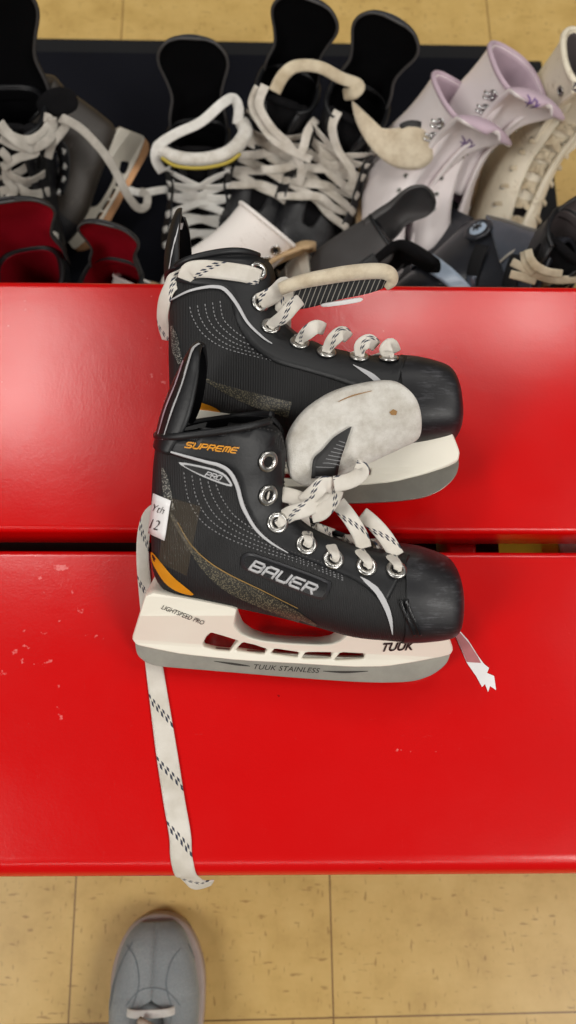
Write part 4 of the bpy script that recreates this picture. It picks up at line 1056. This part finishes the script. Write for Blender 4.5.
def figure(label, m, k=1.0, skin='white_leather', inner='lavender', hooks=True, lace=None, tongue='pink_leather', up=.03, lean=(0.5, 0), jit=.002, lw=.007, tt=.005, group=GRP, tbow=.35, twid=1.0, eyek=1.0):
    r = empty('figure_skate', m, label, 'ice skate', group)
    o = mk('boot', [V(v) * k for v in FIG[0]], FIG[1], [M[skin], M[inner]], r); solid(o, 0.005 * k, -1, 1, 0)
    n = 46; last = [V(v) * k for v in FIG[0][-n:]]; Geo().add(tube_geo(last[::3] + [last[-1]], 0.0034 * k, 3)).make('collar_binding', M[inner if inner == 'lavender' else skin], r, True, False)
    me = prism_mesh('sole', [[(x * k, y * k) for x, y in FSOLE[0]]], 0.029 * k, 0.002); link('sole', me, M['tan_sole'], r, False)
    me = prism_mesh('blade', [[(x * k, y * k) for x, y in FBLD[0]]], 0.0022 * k, 0.0004); link('blade', me, M['blade'], r, False)
    for side in (FEY, mirror(FEY)):
        for p, n_ in side:
            g = torus_geo(p * k + n_ * 0.0006, n_, 0.0026 * k, 0.0010 * k, 12, 6); e = mk('eyelet', g[0], g[1], M['eyelet'], r)
            g = disc_geo(p * k + n_ * 0.0006, n_, 0.0022 * k, 10); mk('hole', g[0], g[1], M['hole'], e)
    for side in (FHK, mirror(FHK)):
        for p, n_ in side:
            if hooks:
                q = p * k; g = Geo(); g.add(disc_geo(q + n_ * 0.0008, n_, 0.0066 * k, 14, 0.0012)); t = V((0.9, 0.3, 0)); t = (t - n_ * t.dot(n_)).normalized()
                g.add(torus_geo(q + n_ * 0.001, n_, 0.0062 * k, 0.0014 * k, 14, 6)); s_ = n_.cross(t) * 0.003 * k
                for sg in (1, -1): g.add(tube_geo([q + s_ * sg, q + n_ * .006 * k + s_ * sg - t * .002 * k, q + n_ * .0085 * k + s_ * sg - t * .007 * k, q + n_ * .006 * k + s_ * sg - t * .010 * k], 0.0017 * k, 4, 7))
                g.make('lace_hook', M['chrome'], r, True, False)
            else:
                g = torus_geo(p * k + n_ * 0.0008, n_, 0.0040 * k * eyek, 0.0014 * k * eyek, 12, 6); e = mk('eyelet', g[0], g[1], M['eyelet'], r)
                g = disc_geo(p * k + n_ * 0.0007, n_, 0.0034 * k * eyek, 10); mk('hole', g[0], g[1], M['hole'], e)
    S = SF; ln = [((S[i][2] - .012) * k, (S[i][3] - .008) * k, 0) for i in (4, 6, 8, 10)]; a, b = (S[-1][2] - .008) * k, S[-1][3] * k
    for t in (0.0, 0.4, 0.75, 1.0): ln.append((a + (0.15 * t + lean[0] * t * t) * up, b + t * up * (1 - .5 * lean[0] * t * .6), lean[1] * up * t * t))
    g = tongue_geo(ln, [w_ * k * (twid if i_ > 3 else 1) for i_, w_ in enumerate((.014, .02, .026, .030, .034, .036, .036, .030))], tt, tbow)
    o = mk('tongue', g[0], g[1], [M[inner], M[tongue]], r); solid(o, tt, 0.0, 1, 1); subdiv(o, 1)
    if lace: 
        E = [(p * k, n_) for p, n_ in FHK[1:] + FEY]; cross_laces(E, 0.006 * k, lw * k, jitter=jit, start=1).make('lace', M[lace], r)
    return r
FC = V((-.055, .25, 0))
fA = figure('white figure skate with lavender lining and three chrome hooks, nearer one of the pair', pose(459, 108, .245, (.26, -.66, .70), (.60, .72, .36), FC * .95), .95, 'pink_leather', up=.030, lean=(.9, 0), tongue='pink_leather', tt=.007, tbow=.25, twid=1.2)
fB = figure('white figure skate with lavender lining, farther and upper one of the pair', pose(514, 80, .265, (.22, -.66, .70), (.60, .72, .36), FC * .95), .95, 'pink_leather', up=.030, lean=(.9, 0), tongue='pink_leather', tt=.007, tbow=.25, twid=1.2)
for f_, (x, y) in ((fA, (466, 141)), (fB, (531, 101))):
    t_ = [o for o in f_.children if o.name.startswith('tongue')][0]; Mi_ = f_.matrix_world.inverted()
    bpy.context.view_layer.update(); dg = bpy.context.evaluated_depsgraph_get(); ev = t_.evaluated_get(dg); me = ev.to_mesh()
    s_ = Surf(f_.matrix_world.copy(), [([v.co.copy() for v in me.vertices], [tuple(q.vertices) for q in me.polygons])]); ev.to_mesh_clear()
    g = Geo(); 
    for l in ([(-4, -6), (-1, 0), (-5, 5)], [(-6, 0), (0, 2), (4, -3)], [(-1, 6), (5, 5), (9, 3)], [(3, -2), (6, 1), (4, 5)]): g.add(s_.strip([(x + a, y + b) for a, b in l], [.8, 1.6, .8], .001))
    decal('embroidery', (g.v, g.f), M['purple_thread'], t_)
fJ = figure('cream figure skate laced in open diamonds at the right edge of the heap', pose(592, 72, .27, (.10, -.66, .74), (.50, .76, .42), FC * 1.12), 1.12, 'cream_leather', 'grey_lining', False, 'cream_lace', 'cream_leather', .01, (.6, 0), .0015, .0085)
fG = figure('white boot lying behind the rear black skate, three eyelets along its front edge', pose(291, 231, 0.235, (0.69, -0.72, 0.12), (0.72, 0.69, -0.05), (-.02, .22, .03)), .80, 'white_leather', 'tan_sole', False, None, 'tan_sole', .02, eyek=1.5)
fG2 = figure('white skate boot mostly hidden between the bench and a black tendon guard', pose(168, 266, 0.20, (0.75, -0.45, 0.4), (0.45, 0.85, 0.2), (-.02, .21, 0)), .68, 'white_leather', 'grey_lining', False, None, 'white_leather', .02)

# recreational skate with a plastic shell
def shell_skate(label, m, k):
    r = empty('inline_skate', m, label, 'inline skate', GRP)
    o = mk('boot', [V(v) * k for v in FIG[0]], FIG[1], [M['dark_plastic'], M['lining']], r); solid(o, 0.006 * k, -1, 1, 0)
    g = loft(SF[9:13], 4, 46, eL=.72, cap0=False, grow=.006); o = mk('cuff', [V(v) * k for v in g[0]], outward(g[0], g[1]), M['slate_plastic'], r); solid(o, 0.004 * k, -1)
    g = loft(SF[0:4], 4, 46, eL=.72, grow=.004); mk('toe_shell', [V(v) * k for v in g[0]], outward(g[0], g[1]), M['slate_plastic'], r)
    g = loft([SF[5], SF[6]], 4, 46, eL=.72, cap0=False, grow=.006); o = mk('shell_band', [V(v) * k for v in g[0]], outward(g[0], g[1]), M['pale_blue'], r); solid(o, 0.003 * k, -1)
    for sg in (1, -1):
        p, n_ = fside(-.075, .125); p = V((p.x, p.y, p.z * sg)) * k; n_ = V((n_.x, n_.y, n_.z * sg)); p += n_ * .007
        g = Geo(); g.add(torus_geo(p, n_, .016 * k, .004 * k, 22, 8)); o = g.make('pivot', M['dark_plastic'], r, True, False)
        g = disc_geo(p + n_ * .002, n_, .012 * k, 18, .003); mk('pivot_cap', g[0], g[1], M['pale_blue'], o)
        g = Geo()
        for a in (0, 60, 120):
            t = n_.orthogonal().normalized(); t.rotate(Matrix.Rotation(rad(a), 3, n_)); q = p + n_ * .0055
            g.add(ribbon_geo([q - t * .007 * k, q + t * .007 * k], .0022, .001, n_, 2))
        g.make('bolt_star', M['ink'], o, True, False)
    for i, b in ((10, .15), (12, .215)):
        S = SF[i]; L = []; N_ = []
        for q in range(13):
            th = rad(-80 + 160 * q / 12); w = S[4] + .010; c = V(((S[0] + S[2]) / 2, b, 0)); d = V((math.cos(th), .15, math.sin(th))); L.append((c + V(((S[2] - S[0]) / 2 + .010, 0, 0)) * math.cos(th) + V((0, .012 * math.cos(th), w * math.sin(th)))) * k); N_.append(d.normalized())
        g = ribbon_geo(L, .020 * k, .003, N_, 2); o = mk('buckle_strap', g[0], g[1], M['rubber'], r)
        g = ribbon_geo(L[7:10], .015 * k, .009, N_[7:10], 3); mk('buckle', g[0], g[1], M['slate_plastic'], o)
    me = prism_mesh('wheel_frame', [[(x * k, y * k) for x, y in [(.12, .05), (.13, .02), (.11, .008), (-.11, .008), (-.13, .02), (-.12, .07), (-.04, .06), (0, .052), (.06, .046)]]], .010 * k, .002); link('wheel_frame', me, M['dark_plastic'], r, False)
    for a in (-.115, -.04, .035, .11):
        g = torus_geo(V((a, .0, 0)) * k, V((0, 0, 1)), .024 * k, .012 * k, 24, 10, .9); mk('wheel', g[0], g[1], M['rubber'], r)
    return r
rk = shell_skate('dark plastic skate with a round bolted ankle pivot, lying beside the cream laces', pose(493, 227, .23, (-.50, -.68, .50), (.72, -.20, .62), (-.075, .125, .035)), .88)
loose(rk, [(500, 262, .25), (512, 252, .255), (528, 246, .255), (540, 240, .25)], .003, 'grey_lace')

# ------------------------------------------------------------------ canvas shoe in front of the bench
sn = P(152, 915, 0.02)
ms = frame(V((sn.x + .012, sn.y - .145, 0)), V((-.03, 1, 0)), V((0, 0, 1)))
sneaker = empty('canvas_sneaker', ms, 'grey blue canvas sneaker pointing at the bench from the bottom edge', 'sneaker')
SN = [(.139, .020, .141, .034, .020, 0), (.130, .017, .131, .047, .031, 0), (.110, .016, .112, .060, .0405, 0), (.080, .016, .083, .070, .0475, 0), (.068, .016, .072, .073, .049, .0), (.056, .016, .061, .077, .0495, .012), (.010, .016, .018, .090, .046, .020),
      (-.03, .016, -.012, .102, .041, .024), (-.07, .016, -.04, .108, .037, .026), (-.11, .016, -.055, .110, .035, .028), (-.138, .030, -.06, .108, .033, .030), (-.140, .06, -.062, .104, .031, .030), (-.138, .085, -.066, .098, .030, .028)]
g = loft(SN, 4, 46, eL=.6); o = mk('canvas_upper', g[0], outward(g[0], g[1]), [M['canvas'], M['grey_lining']], sneaker); solid(o, .0035, -1, 1, 0)
def foot_outline(gr):
    h = [(.144, .0), (.141, .014), (.130, .030), (.108, .0425), (.08, .0495), (.04, .049), (0, .043), (-.05, .037), (-.1, .036), (-.130, .030), (-.143, .012)]
    L = h + [(x, -y) for x, y in reversed(h)][:-1]; L = [(x + gr * (1 if x > 0 else -1) * .8, y + gr * (1 if y > 0 else -1 if y < 0 else 0)) for x, y in L]; return ccrom(L, 4)
me = prism_mesh('rubber_sole', [foot_outline(.0035)], .012, .003)
for v in me.vertices: x, y, z = v.co; v.co = (x, z + .0122, -y)
link('rubber_sole', me, M['shoe_sole'], sneaker, False)
s_ = Surf(ms, [(g[0], g[1])])
for l in ([(127, 945), (136, 960), (139, 985), (132, 1008)], [(181, 948), (171, 962), (166, 985), (172, 1008)], [(126, 1006), (138, 992), (152, 988), (168, 992), (180, 1006)], [(110, 1010), (114, 985), (122, 962), (133, 942)], [(188, 944), (197, 966), (200, 990), (200, 1012)]):
    decal('seam', s_.strip(l, 0.8, .0006), M['seam'], sneaker)
tg = tongue_geo([(.073, .064, 0), (.045, .077, 0), (.0, .096, 0), (-.03, .110, 0), (-.05, .125, 0)], [.020, .024, .027, .03, .03], .004, .3)
o = mk('tongue', tg[0], tg[1], M['canvas'], sneaker); solid(o, .004, 0)
for i, (a, b) in enumerate(((.061, .0805), (.042, .088), (.020, .097))):
    L = [V((a, b - .012, -.028)), V((a, b, -.018)), V((a, b + .002, 0)), V((a, b, .018)), V((a, b - .012, .028))]
    gg = ribbon_geo(L, .008, .002, [V((.2, .6, -.8)), V((.2, 1, -.3)), V((.2, 1, 0)), V((.2, 1, .3)), V((.2, .6, .8))], 5); mk('lace', gg[0], gg[1], M['white_lace' if i == 0 else 'brown_lace'], sneaker, True, gg[2])
gg = tube_geo([V((.058, .090, -.010)), V((.050, .099, .008)), V((.046, .098, -.012)), V((.038, .104, .012)), V((.030, .104, -.010)), V((.018, .110, .004))], .004, 6); mk('lace_bow', gg[0], gg[1], M['brown_lace'], sneaker, True, gg[2])

# things on the floor under the bench, glimpsed through the slot
c = P(543, 547, .375); r = empty('storage_box', Matrix.Translation((c.x + .066, c.y, 0)), 'white and yellow box under the bench, glimpsed through the slot between planks', 'box')
o = Geo().add(box_geo((-.05, -.09, 0), (.16, .09, .375))).make('box_body', M['card'], r, False, False); bev(o, .004)
o = Geo().add(box_geo((-.066, -.09, 0), (-.0505, .09, .372))).make('yellow_panel', M['yellow'], r, False, False); bev(o, .002)
# ------------------------------------------------------------------ light
w = bpy.data.worlds.new('room'); SC.world = w; w.use_nodes = True
bg = w.node_tree.nodes['Background']; bg.inputs[0].default_value = (1.0, 0.97, 0.93, 1); bg.inputs[1].default_value = 0.07
def area(name, loc, size, power, col=(1, 0.97, 0.92), target=None, sy=None):
    l = bpy.data.lights.new(name, 'AREA'); l.energy = power; l.color = col; l.shape = 'RECTANGLE'; l.size = size; l.size_y = sy or size
    o = bpy.data.objects.new(name, l); COL.objects.link(o); o.location = loc
    d = (V(target) - V(loc)) if target else V((0, 0, -1)); o.rotation_euler = d.to_track_quat('-Z', 'Y').to_euler(); return o
area('ceiling_lamp', (-1.0, 1.5, 2.7), 0.35, 19, sy=1.1)
area('ceiling_lamp', (0.5, 1.95, 2.7), 0.3, 8, sy=0.4)
area('ceiling_lamp', (1.1, 1.9, 2.7), 0.3, 8, sy=0.4)
area('ceiling_lamp', (0.2, -2.45, 2.7), 3.2, 11, sy=0.25, target=(0, 0, 0.4))
area('ceiling_lamp', (1.7, -1.5, 2.7), 0.8, 44, sy=1.2, target=(0, 0, 0.4))
area('ceiling_lamp', (-1.9, -1.0, 2.7), 0.8, 44, sy=1.2, target=(0, 0.1, 0.4))
area('ceiling_lamp', (2.1, 0.5, 2.7), 0.6, 16, sy=1.2, target=(0, 0.2, 0.4))
SC.view_settings.view_transform = 'Standard'; SC.view_settings.look = 'None'; SC.view_settings.gamma = 1.0
SC.view_settings.use_curve_mapping = False; SC.view_settings.exposure = 0.0
